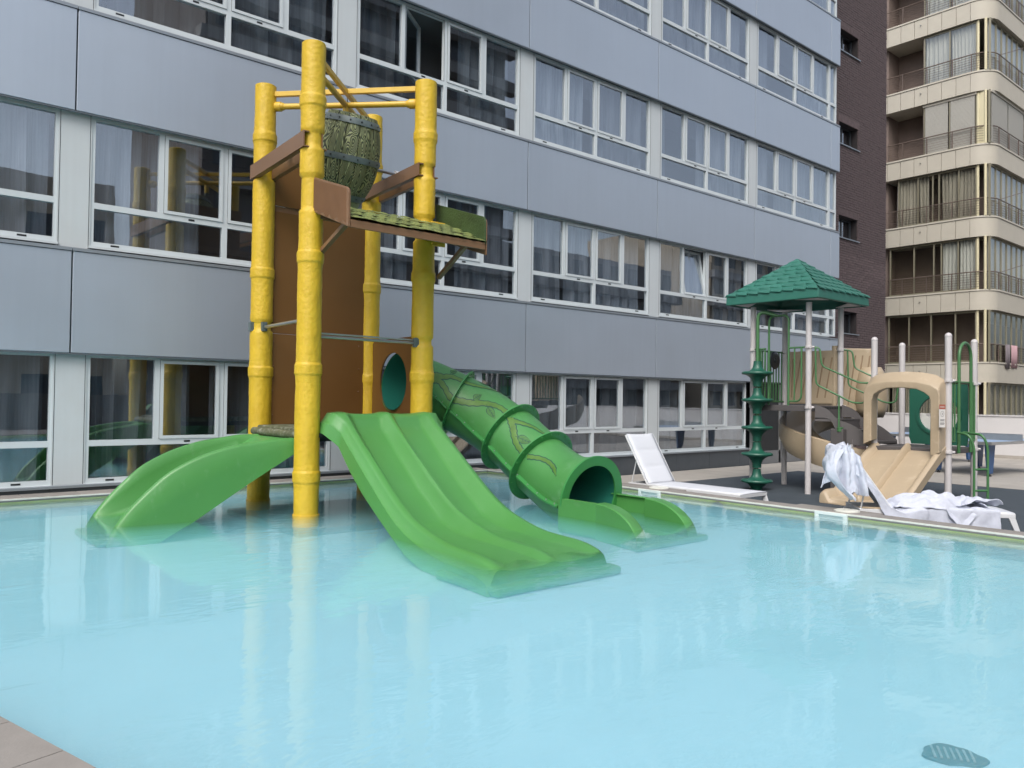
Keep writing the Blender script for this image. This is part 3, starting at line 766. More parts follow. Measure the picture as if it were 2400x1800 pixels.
# laundry over the rail of the first floor
for nm, x0, x1, mt, lb, zz in (('towel', 36.15, 36.75, M['cloth_grey'], 'grey striped towel hung over the balcony rail', .95), ('cloth', 36.85, 37.6, M['cloth_pink'], 'pale pink cloth hung over the balcony rail', .9)):
    b = fold_sheet(x0, x1, tops[1]+.72-zz, tops[1]+.75, YA-.035, .012, .3, 5, 0)
    o = b.obj(nm, mt, None, smooth=60, solid=.006); tag(o, lb, 'laundry')

# white parapet behind the table tennis tables
pw = MB(); pw.box(25.7, 25.9, -8, 12.2, 0, 1.22); po = pw.obj('parapet_wall', M['wall_white'])
tag(po, 'low white parapet wall behind the blue table tennis tables', 'wall')
pw = MB(); pw.box(25.67, 25.93, -8, 12.2, 1.22, 1.255); pw.obj('wall_cap', M['wall_white'], po)
pw = MB(); pw.box(25.68, 25.7, -8, 12.2, 0.006, .1); pw.obj('skirting', M['deck'], po)

# buildings on the photographer's side of the street, seen mirrored in the windows
def far_block(name, label, x0, x1, y0, y1, h, mt, fl=3.0, bay=2.6, balc=False):
    t = thing(name, label, 'building')
    b = MB(); b.box(x0, x1, y0, y1, 0, h); b.obj('wall', mt, t)
    wn = MB(); 
    z = 1.0
    while z+1.6 < h:
        x = x0+.7
        while x+1.4 < x1: wn.box(x, x+1.4, y1-.02, y1+.02, z, z+1.5); x += bay
        z += fl
    wn.obj('windows_far', M['opp_glass'], t, kind='stuff')
    if balc:
        z = 3.0; bl = MB()
        while z < h: bl.box(x0-.6, x1+.6, y1, y1+1.0, z-.45, z+.35); z += fl
        bl.obj('balconies_far', M['opp_mid'], t, kind='stuff')
far_block('tower_block', 'tall dark residential tower mirrored in the hotel windows', 16.9, 41.4, -44, -28, 42, M['opp_dark'], balc=True)
far_block('city_building', 'low beige building mirrored in the left hotel windows', -14, 12.0, -46, -28, 13.6, M['opp_beige'])
far_block('city_building', 'grey building with flat roof mirrored in the middle hotel windows', 43, 66, -50, -30, 15.0, M['opp_mid'], balc=True)
far_block('city_building', 'beige building mirrored in the right end hotel windows', 70, 105, -46, -28, 21, M['opp_beige'], balc=True)
pw = MB(); pw.box(-12, 25.7, -8.2, -8, 0, 1.5); po = pw.obj('boundary_wall', M['opp_dark']); tag(po, 'grey terrace wall on the photographer side mirrored in the ground floor glass', 'wall')

# ================================================================== POOL FITTINGS
for i, (ya, yb2) in enumerate(((6.84, 7.14), (4.20, 4.60))):
    yc = (ya+yb2)/2; hw = .19
    t = thing('pool_skimmer', ['white pool wall skimmer near the tube slide', 'white pool wall skimmer below the towel covered lounger'][i], 'skimmer', (PX-.03, yc, .2), 'skimmers in the right pool wall')
    b = MB(); s_ = MB()
    for (y0, y1, z0, z1) in ((-hw, hw, .10, .135), (-hw, hw, -.12, -.06), (-hw, -hw+.05, -.06, .10), (hw-.05, hw, -.06, .10)): b.box(-.008, .025, y0, y1, z0, z1)
    b.obj('frame', M['skim'], t, bevel=.004)
    b = MB(); b.box(.012, .02, -hw+.05, hw-.05, .055, .10); b.obj('flap', M['skim'], t)
    b = MB(); b.box(.02, .024, -hw+.05, hw-.05, -.06, .055); b.obj('opening', M['slab'], t)
for i, (x, y) in enumerate(((8.625, 6.98), (8.60, 4.30))):
    b = MB(); b.lathe([(.135, 0), (.135, .012), (.12, .016), (.118, .013), (.03, .013), (0.001, .017)], (0, 0, 0), 40)
    o = b.obj('skimmer_lid', M['lid'], None, smooth=40); o.location = (x, y, CT)
    tag(o, ['round white lid on the coping in front of the empty white lounger', 'round white lid on the coping beside the towel draped lounger'][i], 'lid', 'skimmer lids on the coping')
b = MB(); b.lathe([(.10, 0), (.10, .015), (.08, .022), (.001, .024)], (0, 0, 0), 28, Matrix.Rotation(R(-90), 3, 'Y'))
o = b.obj('pool_light', M['steel'], None, smooth=40); o.location = (PX-.001, 5.9, .19); tag(o, 'round underwater lamp set in the right pool wall', 'pool light')
b = MB()
pl = []
for i in range(26):
    a = 2*PI*i/26; r = .12*(1+.10*math.sin(3*a+1)+.05*math.sin(7*a)); pl.append((r*math.cos(a)*.8, r*math.sin(a)))
b.extr(pl, 'z', 0, .012); 
o = b.obj('floor_drain', mat('drain_grey', (.02, .035, .04), .5, var=.2, vscale=20), None, bevel=.002); o.location = (3.42, 1.30, FLOOR); o.rotation_euler = (0, 0, R(30))
tag(o, 'dark oval drain cover on the pool floor at lower right', 'drain')
gm_ = MB()
for q in range(7): gm_.box(-.055, .055, -.075+q*.024, -.066+q*.024, .012, .017)
gr_ = gm_.obj('grate', M['steel'], o)
o.location.x = 3.56; o.location.y = 1.32

# ================================================================== WATER PLAY TOWER
tw = thing('water_play_tower', 'yellow bamboo style water play tower with brown walls and three green slides in the pool', 'water slide tower')
PA, PB, PC, PD = (3.82, 7.86), (3.91, 9.34), (5.31, 7.91), (5.44, 9.38)
def bamboo(px, py, nodes, seed, cuts=()):
    rnd = random.Random(seed); r0 = .128; z0, z1 = .17, 5.35
    n = 36; rows = []
    zs = []; z = z0
    while z < z1: zs.append(z); z += .028
    zs.append(z1)
    extra = []
    for nd in nodes: extra += [nd+d for d in (-.075, -.06, -.045, 0, .045, .06, .075)]
    zs = sorted(set(zs+extra))
    for z in zs:
        r = r0*(1+.03*(1-z/5.3))
        for nd in nodes:
            d = abs(z-nd)
            if d <= .047: r += .015
            elif d < .062: r += .009
            elif d < .14: r += .004*(1-(d-.062)/.078)
        for ca, cb in cuts:
            if ca < z < cb: r -= .022
        row = []
        for k in range(n):
            a = 2*PI*k/n
            q = Vector((math.cos(a)*3.5+seed*9, math.sin(a)*3.5, z*6))
            dr = .0035*noise.noise(q)+.0028*noise.noise(q*2.7)+.0012*noise.noise(q*6)+.003*noise.noise(Vector((q.x*.3, q.y*.3, z*1.1+seed)))*2
            row.append((px+(r+dr)*math.cos(a), py+(r+dr)*math.sin(a), z))
        rows.append(row)
    rows.append([(px+(r0-.02)*math.cos(2*PI*k/n), py+(r0-.02)*math.sin(2*PI*k/n), z1+.012) for k in range(n)])
    b = MB(); b.grid(rows, closed=True); b.add([rows[-1][k] for k in range(n)], [tuple(range(n))])
    return b.obj('post', M['yellow'], tw, smooth=50)
bamboo(*PA, (4.72, 3.04, 1.84, .69), 1, ((4.22, 4.37), (3.55, 3.90)))
bamboo(*PB, (4.70, 3.04, 1.84, .69), 2, ((4.20, 4.34), (2.34, 2.46)))
bamboo(*PC, (4.68, 3.0, 1.80, .69), 3, ((4.20, 4.34), (2.16, 2.26), (3.42, 3.7)))
bamboo(*PD, (4.64, 3.01, 1.80, .69), 4, ((4.20, 4.32),))
# pale collars at the waterline and the slab below the water
for (x, y) in (PA, PB, PC, PD):
    b = MB(); b.lathe([(.141, .168), (.141, .292), (.134, .295)], (x, y, 0), 32); b.obj('post_collar', M['yellow_s'], tw, smooth=40)
b = MB(); b.box(3.62, 5.62, 7.62, 9.58, FLOOR+.002, .168); b.obj('base_slab', M['slab'], tw, bevel=.01)
# top spray pipes and box beams
def V2(p, z): return Vector((p[0], p[1], z))
b = MB(); b.beam(V2(PB, 5.25), V2(PC, 5.28), .05, .06); b.obj('cross_beam', M['yellow_s'], tw, bevel=.004)
b = MB(); b.beam(V2(PA, 5.27), V2(PD, 5.24), .05, .055); b.obj('cross_beam', M['yellow_s'], tw, bevel=.004)
mid = (V2(PA, 5.10)+V2(PB, 5.10)+V2(PC, 5.10)+V2(PD, 5.10))/4
for a, c in ((PB, PC), (PA, PD)):
    b = MB(); b.tube([V2(a, 5.1), mid, V2(c, 5.1)], .036, 12)
    for e in (a, c):
        p = V2(e, 5.1); d = (mid-p).normalized(); b.tube([p+d*.12, p+d*.14, p+d*.20, p+d*.205, p+d*.23, p+d*.24], [.052, .060, .060, .05, .045, .036], 12)
    b.tube([mid-(mid-V2(c, 5.1)).normalized()*-.06, mid+(mid-V2(c, 5.1)).normalized()*.06], .044, 12)
    b.obj('water_pipe', M['yellow_s'], tw, smooth=40)
b = MB(); b.tube([mid+Vector((0, 0, .03)), mid+Vector((0, 0, -.17))], .036, 12); b.obj('spout', M['yellow_s'], tw, smooth=40)
b = MB(); b.tube([mid+Vector((0, 0, -.165)), mid+Vector((0, 0, -.21))], .032, 12); b.obj('nozzle', M['hoop'], tw, smooth=40)
# brown channel beams between the posts at barrel height
def channel(p, q, z0, z1, side):
    d = Vector((q[0]-p[0], q[1]-p[1], 0)); L_ = d.length; d.normalize(); s_ = Vector((d.y, -d.x, 0))*side
    b = MB()
    a = V2(p, (z0+z1)/2)-d*.10; c = V2(q, (z0+z1)/2)+d*.10
    b.beam(a+s_*.135, c+s_*.135, .012, z1-z0)
    b.beam(a+s_*.105+Vector((0, 0, (z1-z0)/2-.006)), c+s_*.105+Vector((0, 0, (z1-z0)/2-.006)), .06, .012)
    b.beam(a+s_*.105-Vector((0, 0, (z1-z0)/2-.006)), c+s_*.105-Vector((0, 0, (z1-z0)/2-.006)), .06, .012)
    b.beam(a-s_*.07, c-s_*.07, .012, z1-z0)
    b.beam(a-s_*.10-Vector((0, 0, (z1-z0)/2-.006)), c-s_*.10-Vector((0, 0, (z1-z0)/2-.006)), .05, .012)
    return b.obj('channel_beam', M['brown_beam'], tw)
channel(PA, PB, 4.20, 4.37, -1)
channel(PC, PD, 4.19, 4.34, -1)
# axle with white bearings
mAB = (V2(PA, 4.42)+V2(PB, 4.42))/2; mCD = (V2(PC, 4.40)+V2(PD, 4.40))/2
b = MB(); b.tube([mAB, mCD], .02, 10); b.obj('axle', M['steel'], tw, smooth=40)
for p in (mAB, mCD):
    b = MB(); d = (mCD-mAB).normalized(); b.tube([p-d*.03, p+d*.03], .048, 18); b.box(p.x-.03, p.x+.03, p.y-.05, p.y+.05, p.z-.06, p.z-.02)
    b.obj('bearing', M['lounger_f'], tw, smooth=40)
# grab bars
def grab(p, q, zp, zq):
    b = MB()
    for dz in (0, .035): b.tube([V2(p, zp+dz), V2(q, zq+dz)], .012, 8)
    b.obj('grab_bar', M['steel'], tw, smooth=40)
b = MB(); b.tube([V2(PA, 2.38), V2(PB, 2.38)], .022, 10); b.obj('grab_bar', M['steel'], tw, smooth=40)
b = MB(); b.tube([V2(PA, 2.20), V2(PC, 2.20)], .018, 10); b.tube([V2(PA, 2.235), V2(PC, 2.235)], .010, 8); b.obj('grab_bar', M['steel'], tw, smooth=40)
for (p, z, dx, dy) in ((PC, 2.21, -.11, -.03), (PB, 2.39, -.02, -.12), (PB, 2.39, -.12, 0)):
    b = MB(); b.box(p[0]+dx-.03, p[0]+dx+.03, p[1]+dy-.03, p[1]+dy+.03, z-.06, z+.05); b.obj('bar_bracket', M['hoop'], tw)
# brown walls: back (B-D) tall, right (C-D) low with a round hole
def wall_panel(p, q, z0, z1, name='wall_panel', off=0., t0=.09, t1=.09, th=.02):
    P, Q = V2(p, 0), V2(q, 0); d = (Q-P).normalized(); s_ = Vector((d.y, -d.x, 0))
    a = P+d*t0+s_*off; c = Q-d*t1+s_*off
    b = MB(); b.beam(a+Vector((0, 0, (z0+z1)/2)), c+Vector((0, 0, (z0+z1)/2)), th, z1-z0)
    return b.obj(name, M['brown'], tw, bevel=.004)
wall_panel(PB, PD, 2.32, 3.83, off=.035)
wall_panel(PB, PD, 1.20, 2.315, off=.045, t0=.04, t1=.12)
wall_panel(PB, PD, 3.90, 4.55, off=.035, t1=.5)
b = MB(); P, Q = V2(PB, 3.865), V2(PD, 3.865); b.beam(P, Q, .05, .07); b.obj('wall_rail', M['brown_beam'], tw)
# rivets along the wall panel joints
rv = MB(); d = (V2(PD, 0)-V2(PB, 0)).normalized()
for z in (1.32, 1.62, 1.92, 2.22):
    for tt in (.13, 1.33): 
        p = V2(PB, z)+d*tt+Vector((0, -.068, 0)); rv.lathe([(.010, 0), (.006, .005)], p, 8, Matrix.Rotation(R(90), 3, 'X'))
rv.obj('rivets', M['brown_beam'], tw, kind='stuff')
# right wall with round opening (ring mesh in the C-D plane)
def hole_wall():
    P, Q = V2(PC, 0), V2(PD, 0); d = (Q-P).normalized(); n_ = Vector((d.y, -d.x, 0)); Lq = (Q-P).length
    c = Vector(((P.x+Q.x)/2, (P.y+Q.y)/2, 1.745)); c = P+d*.745+Vector((0, 0, 1.75)); rad = .37
    x0, x1, z0, z1 = -.745+.06, Lq-.745-.10, 1.2-1.75, 2.30-1.75
    outer = []; inner = []
    K = 48
    for i in range(K):
        a = 2*PI*i/K; ca, sa = math.cos(a), math.sin(a)
        inner.append((rad*ca, rad*sa))
        ts = []
        if ca > 1e-6: ts.append(x1/ca)
        if ca < -1e-6: ts.append(x0/ca)
        if sa > 1e-6: ts.append(z1/sa)
        if sa < -1e-6: ts.append(z0/sa)
        t = min(ts); outer.append((t*ca, t*sa))
    b = MB()
    def W(p, o_): return c+d*p[0]+Vector((0, 0, p[1]))+n_*o_
    b.grid([[W(p, -.01) for p in inner], [W(p, -.01) for p in outer], [W(p, .01) for p in outer], [W(p, .01) for p in inner], [W(p, -.01) for p in inner]], closed=True)
    b.obj('wall_panel', M['brown'], tw)
hole_wall()
# platform
b = MB(); b.box(3.84, 5.42, 7.86, 9.40, 1.13, 1.20); b.obj('platform', M['platform'], tw, bevel=.02)
b = MB(); b.box(3.9, 5.36, 7.76, 7.86, 1.11, 1.16); b.box(3.9, 5.36, 7.9, 9.35, 1.06, 1.128); b.obj('platform_frame', M['black'], tw)
b = MB(); b.tube([(3.78, 8.0, 1.13), (3.80, 9.24, 1.13)], .045, 10); b.obj('platform_edge', M['platform'], tw, smooth=40)
# canopy shelf: shingled board with two side cheeks and struts
def cheek(x, x2, mt, name, z_at, z_out, h0, h1, Y0=7.80, Y1=7.0):
    pts = [(Y0, z_at), (Y1+.05, z_out+(z_at-z_out)*.05/(Y0-Y1)), (Y1+.012, z_out-.012), (Y1, z_out-.05), (Y1, z_out-h1), (Y0, z_at-h0)]
    b = MB(); b.extr(pts, 'x', x, x2); return b.obj(name, mt, tw, bevel=.004)
cheek(3.795, 3.822, M['brown_beam'], 'canopy_cheek', 3.90, 3.63, .37, .39)
cheek(5.525, 5.545, M['cheek_green'], 'canopy_cheek', 3.93, 3.61, .32, .31, Y0=7.98)
cheek(5.547, 5.56, M['brown_beam'], 'canopy_cheek', 3.855, 3.595, .42, .42)
gr = MB()          # grooves in the brown cheek
for i in range(30):
    yy = 7.05+i*.024; zt_ = 3.63+(3.90-3.63)*(yy-7.0)/.8; gr.box(3.789, 3.796, yy, yy+.007+.004*math.sin(i*2.1), zt_-.36+.02*math.sin(i), zt_-.02)
gr.obj('board_ridges', M['brown_beam'], tw, kind='stuff')
b = MB(); slope = (3.60-3.325)/.8
pts = [(7.0, 3.315), (7.8, 3.63), (7.8, 3.605), (7.0, 3.29)]
b.extr(pts, 'x', 3.825, 5.53); b.obj('canopy_board', M['brown_beam'], tw)
b = MB(); b.box(3.83, 5.53, 7.0, 7.03, 3.24, 3.288); b.obj('canopy_batten', M['brown_beam'], tw)
b = MB(); b.box(3.83, 5.53, 7.74, 7.80, 3.45, 3.57); b.obj('canopy_batten', M['brown_beam'], tw)
sh = MB(); wv = .155
tilt = math.atan2(.315, .8)
sh.add([(-wv/2, -.02, .008), (-wv*.25, -.045, .010), (0, -.055, .012), (wv*.25, -.045, .010), (wv/2, -.02, .008), (wv/2, .13, 0), (-wv/2, .13, 0), (0, .04, .022)],
       [(0, 1, 7), (1, 2, 7), (2, 3, 7), (3, 4, 7), (4, 5, 7), (5, 6, 7), (6, 0, 7)])
shm = sh.mesh('shingle', M['tile_green'])
for r_ in range(7):
    for c_ in range(12):
        xx = 3.91+c_*.144+(.072 if r_ % 2 else 0)
        if xx > 5.50: continue
        yy = 7.03+r_*.108; zz = 3.318+(yy-7.0)*.394+.012
        inst(shm, 'shingle', tw, (xx, yy, zz+random.uniform(-.004, .01)), (tilt-.03+random.uniform(-.02, .02), random.uniform(-.04, .04), random.uniform(-.06, .06)))
for (p, x1_) in ((PA, 3.90), (PC, 5.44)):
    z_ = 3.10 if p == PA else 2.99
    b = MB(); b.beam((x1_, 7.78, z_), (x1_+.02, 7.22, 3.345), .055, .045); b.obj('strut', M['brown_beam'], tw, bevel=.004)
b = MB(); b.box(5.33, 5.53, 7.775, 7.80, 3.37, 3.66); b.box(5.40, 5.42, 7.765, 7.776, 3.37, 3.66); b.obj('mounting_plate', M['yellow_s'], tw, bevel=.004)

# ---- double slide
def dx(Y): return 4.515+.118*(Y-6.14)
crest = [(7.86, 1.385), (7.70, 1.383), (7.61, 1.36), (7.42, 1.235), (7.14, 1.07), (6.76, .85), (6.33, .61), (6.01, .475), (5.68, .395), (5.38, .35), (5.12, .34), (4.9, .338), (4.75, .328), (4.62, .30), (4.56, .272)]
bed = [(7.86, 1.375), (7.76, 1.373), (7.70, 1.34), (7.62, 1.235), (7.56, 1.185), (7.17, .925), (6.65, .60), (6.22, .375), (5.95, .315), (5.80, .302), (5.44, .296), (4.95, .292), (4.70, .286), (4.56, .262)]
skirt = [(7.86, 1.165), (7.70, 1.155), (7.55, 1.06), (7.18, .79), (6.86, .60), (6.49, .42), (6.16, .27), (5.9, .16), (5.6, FLOOR+.004), (4.56, FLOOR+.004)]
b = MB(); rows = []
st = smooth_tab([(y, z, 0) for y, z in crest], 64)
def sec(Y, zc):
    zb_ = lerp(bed, Y); zs_ = lerp(skirt, Y); zb_ = min(zb_, zc-.02); c = dx(Y); rw = .038
    zstep = zc-.11 if zc-.11 > zs_+.02 else zs_+.6*(zc-zs_)
    P = []
    def add(x, z): P.append((c+x, Y+.118*x*0, z))
    fl_ = .11*max(0, min(1, (Y-7.5)/.2)); dd = zc-zb_
    add(-.675-fl_, zs_); add(-.672-fl_, zs_+.03 if zs_+.03 < zstep else zs_+.01); add(-.655-fl_, zstep-.01); add(-.635-fl_, zstep); add(-.60-fl_*.8, zc-.035); add(-.585-fl_*.8, zc-.012); add(-.54-.014, zc); add(-.54+.010, zc); add(-.515, zc-.10*dd); add(-.50, zc-.22*dd); add(-.435, zb_+.16*dd); add(-.415, zb_+.04*dd); add(-.39, zb_)
    add(-.25, zb_-.004); add(-.14, zb_); add(-.115, zb_+.04*dd); add(-.095, zb_+.16*dd); add(-.04, zc-.22*dd); add(-.028, zc-.10*dd); add(-.012, zc)
    n = len(P); mir = [(2*c-x, y, z) for x, y, z in P[::-1]]
    return P+mir
for q in st: rows.append(sec(q[0], q[1]))
b.grid(rows)
last = rows[-1]; b.add([last[0]]+[last[i] for i in range(len(last))]+[last[-1]], [])
b.grid([last, [(x, y-.02, FLOOR+.004) for x, y, z in last]])
ds = b.obj('double_slide', M['green'], tw, smooth=42)
# small crease lips where the chutes flatten
for off in (-.26, .26):
    c_ = MB(); Y = 5.83; c_.box(dx(Y)+off-.15, dx(Y)+off+.15, Y-.012, Y+.012, .266, .275); c_.obj('seam', M['green'], ds, bevel=.003)
b = MB(); b.box(dx(4.75)-.68, dx(4.75)+.68, 4.45, 5.25, FLOOR+.003, .17); b.obj('slide_foot', M['green'], ds, bevel=.03)
# ---- single side slide
near = [(3.76, 1.10), (3.55, 1.095), (3.33, 1.065), (3.13, 1.035), (2.94, .985), (2.76, .92), (2.58, .83), (2.46, .75), (2.35, .65), (2.23, .53), (2.14, .43), (2.05, .31), (1.98, .19), (1.95, .12)]
und = [(3.76, .935), (3.26, .625), (2.72, .27), (2.4, FLOOR+.004), (1.9, FLOOR+.004)]
bd = [(3.76, 1.085), (3.68, 1.06), (3.5, .93), (3.2, .76), (2.9, .56), (2.6, .38), (2.4, .30), (2.25, .265), (2.05, .24), (1.94, .11)]
b = MB(); rows = []
for q in smooth_tab([(x, z, 0) for x, z in near], 52):
    X, zc = q[0], q[1]; zb_ = min(lerp(bd, X), zc-.012); zu = min(lerp(und, X), zb_-.02)
    y0 = 8.02+(3.73-X)*.09; y1 = 9.10+(3.73-X)*.03
    y0 = y0; dd = zc-zb_; P = [(X, y0-.01, zu), (X, y0-.004, zu+(zc-zu)*.5), (X, y0+.006, zc-.035), (X, y0+.022, zc-.008), (X, y0+.045, zc), (X, y0+.07, zc-.02*dd), (X, y0+.085, zc-.10*dd), (X, y0+.10, zc-.30*dd), (X, y0+.115, zc-.8*dd), (X, y0+.14, zc-.93*dd), (X, y0+.19, zb_)]
    Q = [(X, y0+y1-y, z) for _, y, z in P[::-1]]
    rows.append(P+Q)
b.grid(rows, closed=False)
b.grid([[r[0] for r in rows], [r[-1] for r in rows]])
b.add(rows[0], [tuple(range(len(rows[0])))]); b.add(rows[-1], [tuple(range(len(rows[-1])))])
ss = b.obj('side_slide', M['green'], tw, smooth=42)
b = MB(); b.box(1.86, 2.5, 8.2, 9.10, FLOOR+.003, .165); b.obj('slide_foot', M['green'], ss, bevel=.03)

# ---- tube slide
TR = .385
ctr = [(5.40, 8.64, 1.75), (5.72, 8.61, 1.70), (6.08, 8.43, 1.54), (6.34, 8.08, 1.33), (6.46, 7.60, 1.07), (6.50, 7.07, .745), (6.51, 6.62, .53), (6.50, 6.22, .455)]
TC = smooth_tab(ctr, 70)
def frame_at(i):
    t = (TC[min(i+1, 70)]-TC[max(i-1, 0)]).normalized(); s_ = t.cross(Vector((0, 0, 1))).normalized(); u_ = s_.cross(t).normalized()
    return TC[i], t, s_, u_          # s_: right-hand side when sliding down, u_: up
def tube_pt(tt, phi, r):
    "tt 0..70 along the tube, phi degrees from the top (positive towards s_)"
    i = max(0, min(69, int(tt))); f = tt-i
    a, b_ = frame_at(i), frame_at(min(i+1, 70))
    c = a[0].lerp(b_[0], f); s_ = a[2].lerp(b_[2], f).normalized(); u_ = a[3].lerp(b_[3], f).normalized()
    return c+(s_*math.sin(R(phi))+u_*math.cos(R(phi)))*r
def flare(i):
    return TR+(.0 if i < 52 else .055*((i-52)/18)**1.6)
b = MB(); K = 48
rows = [[tube_pt(i, 360*k/K, flare(i)) for k in range(K)] for i in range(71)]
b.grid(rows, closed=True); tb_o = b.obj('tube_slide', M['tube'], tw, smooth=50)
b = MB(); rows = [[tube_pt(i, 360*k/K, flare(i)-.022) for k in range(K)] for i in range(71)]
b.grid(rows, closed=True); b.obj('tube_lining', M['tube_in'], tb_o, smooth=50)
def flange(i, r1, w_=.012, name='flange', r0=None):
    c, t, s_, u_ = frame_at(i); r0 = r0 or flare(i)-.005; b = MB(); rows = []
    for (r, o_) in ((r0, -w_), (r1, -w_), (r1, w_), (r0, w_), (r0, -w_)):
        rows.append([c+(s_*math.sin(2*PI*k/K)+u_*math.cos(2*PI*k/K))*r+t*o_ for k in range(K)])
    b.grid(rows, closed=True); fo = b.obj(name, M['flange'], tb_o, smooth=35)
    bb = MB()
    for k in range(20):
        a = 2*PI*(k+.5)/20; d = s_*math.sin(a)+u_*math.cos(a)
        for sg in (-1, 1):
            p = c+d*(r1-.03)+t*(w_+.002)*sg; bb.tube([p, p+t*sg*.010], .011, 7)
    if name == 'flange': bb.obj('bolt_ring', M['flange'], fo, smooth=40, kind='stuff')
    return fo
flange(23, .465, .008); flange(40, .48, .008); flange(50, .485, .008)
flange(70, .475, .012, 'mouth_ring', r0=.365)
for sgn in (-1, 1):                                   # longitudinal seam fins
    b = MB()
    for (i0, i1) in ((1, 22), (24, 39), (41, 49), (51, 69)):
        ra = [tube_pt(i, sgn*100, flare(i)-.01) for i in range(i0, i1+1)]
        rb_ = [tube_pt(i, sgn*100, flare(i)+.055) for i in range(i0, i1+1)]
        dz = Vector((0, 0, .02))
        b.grid([ra, rb_, [p-dz for p in rb_], [p-dz for p in ra], ra])
    fo = b.obj('seam_fin', M['flange'], tb_o)
    bb = MB()
    for i in range(3, 68, 4):
        p = tube_pt(i, sgn*100, flare(i)+.03)
        bb.tube([p, p+Vector((0, 0, .012))], .009, 7)
    bb.obj('seam_bolts', M['steel'], fo, smooth=40, kind='stuff')
# exit chute
b = MB()
for sx, x0 in ((-1, 6.05), (1, 6.93)):
    b.box(x0-.018, x0+.018, 5.66, 6.28, .12, .465)
b.box(6.05, 6.93, 5.0, 6.28, FLOOR+.004, .14)
b.box(6.03, 6.10, 5.66, 6.28, .455, .468); b.box(6.88, 6.95, 5.66, 6.28, .455, .468)
b.obj('exit_chute', M['green'], tb_o, bevel=.008)
for (x0, x1, sh_) in ((6.02, 6.17, -.16), (6.80, 6.95, -.14)):
    prof = [(5.70, .475)]+[(5.62-.62*math.sin(R(a)), .475-.335*(1-math.cos(R(a)))) for a in range(0, 91, 9)]
    b = MB(); rows = []
    for (yy, zz) in prof:
        f = sh_*(5.70-yy)/.7*1.0
        rows.append([(x0+f, yy, FLOOR+.004), (x0+f, yy, zz-.01), (x0+f+.012, yy, zz), (x1+f-.012, yy, zz), (x1+f, yy, zz-.01), (x1+f, yy, FLOOR+.004)])
    b.grid(rows); b.add(rows[0], [(0, 1, 2, 3, 4, 5)]); b.add(rows[-1], [(0, 1, 2, 3, 4, 5)])
    b.obj('chute_wing', M['green'], tb_o, smooth=35)
b = MB(); b.extr([(6.06, 5.68), (6.92, 5.68), (6.98, 4.98), (5.86, 4.98)], 'z', FLOOR+.003, .155); b.obj('chute_foot', M['green'], tb_o, bevel=.02)


# painted climbing vine on the tube, laid on its surface (position along the tube, angle round it)
MT = .0455; MP = .00672
def onTube(u_, v_, lift): return tube_pt(u_/MT, v_/MP, flare(u_/MT)+lift)
def vine_strip(b, pts, w0, w1, lift, grow=0., tip=False):
    P = smooth_tab([(a*MT, c*MP, 0) for a, c in pts], 8*len(pts)); n = len(P); rows = []
    for i, q in enumerate(P):
        t = (P[min(i+1, n-1)]-P[max(i-1, 0)]).normalized(); s_ = Vector((-t.y, t.x, 0)); f = i/(n-1)
        wd = (w0+(w1-w0)*f)*(1+.12*math.sin(i*.9))/2+grow
        if tip and f > .8: wd = max(.001+grow*.5, wd*(1-f)/.2)
        rows.append([onTube(*(q+s_*wd*k/2).xy, lift+.0008*(2-abs(k))) for k in (-2, -1, 0, 1, 2)])
    b.grid(rows)
VN = [([(10.5, 71), (11.5, 68), (13, 61), (15.3, 57), (18.1, 45), (21.8, 38), (24.5, 34), (26.9, 26), (29, 14), (30.5, 2), (32, -10), (34, -18)], .085, .022, 1),
      ([(11.5, 74), (12.5, 72), (14, 70), (17, 75), (20.3, 81), (23.6, 80), (27, 72), (30, 62), (33.3, 46), (35.5, 37), (37.3, 33), (39.2, 33)], .080, .060, 0),
      ([(40.6, 36), (42, 42), (43.1, 46), (44.5, 53), (46.2, 60), (47.9, 63), (49.4, 64)], .070, .055, 0),
      ([(41, 39), (42.4, 32), (44, 22), (45.4, 14), (46.8, 10), (48.3, 6), (49.6, 1)], .055, .018, 0),
      ([(50.6, 64), (51.8, 59), (53.9, 51), (56.6, 47), (59.4, 49), (61.8, 54), (64, 61)], .045, .040, 1)]
for pts, w0, w1, tip in VN:
    b = MB(); vine_strip(b, pts, w0, w1, .0016, .012, tip); vo = b.obj('vine_outline', M['vine_edge'], tb_o, smooth=60)
    b = MB(); vine_strip(b, pts, w0, w1, .0034, 0, tip); b.obj('vine', M['vine'], tb_o, smooth=60)
LV = [((29.2, 57), (30.2, 37), .10), ((34.7, 49), (38.4, 57), .085), ((45.6, 51), (48.9, 40), .095), ((26.5, 6), (28.4, -4), .07), ((17.4, 36), (19.0, 12), .07)]
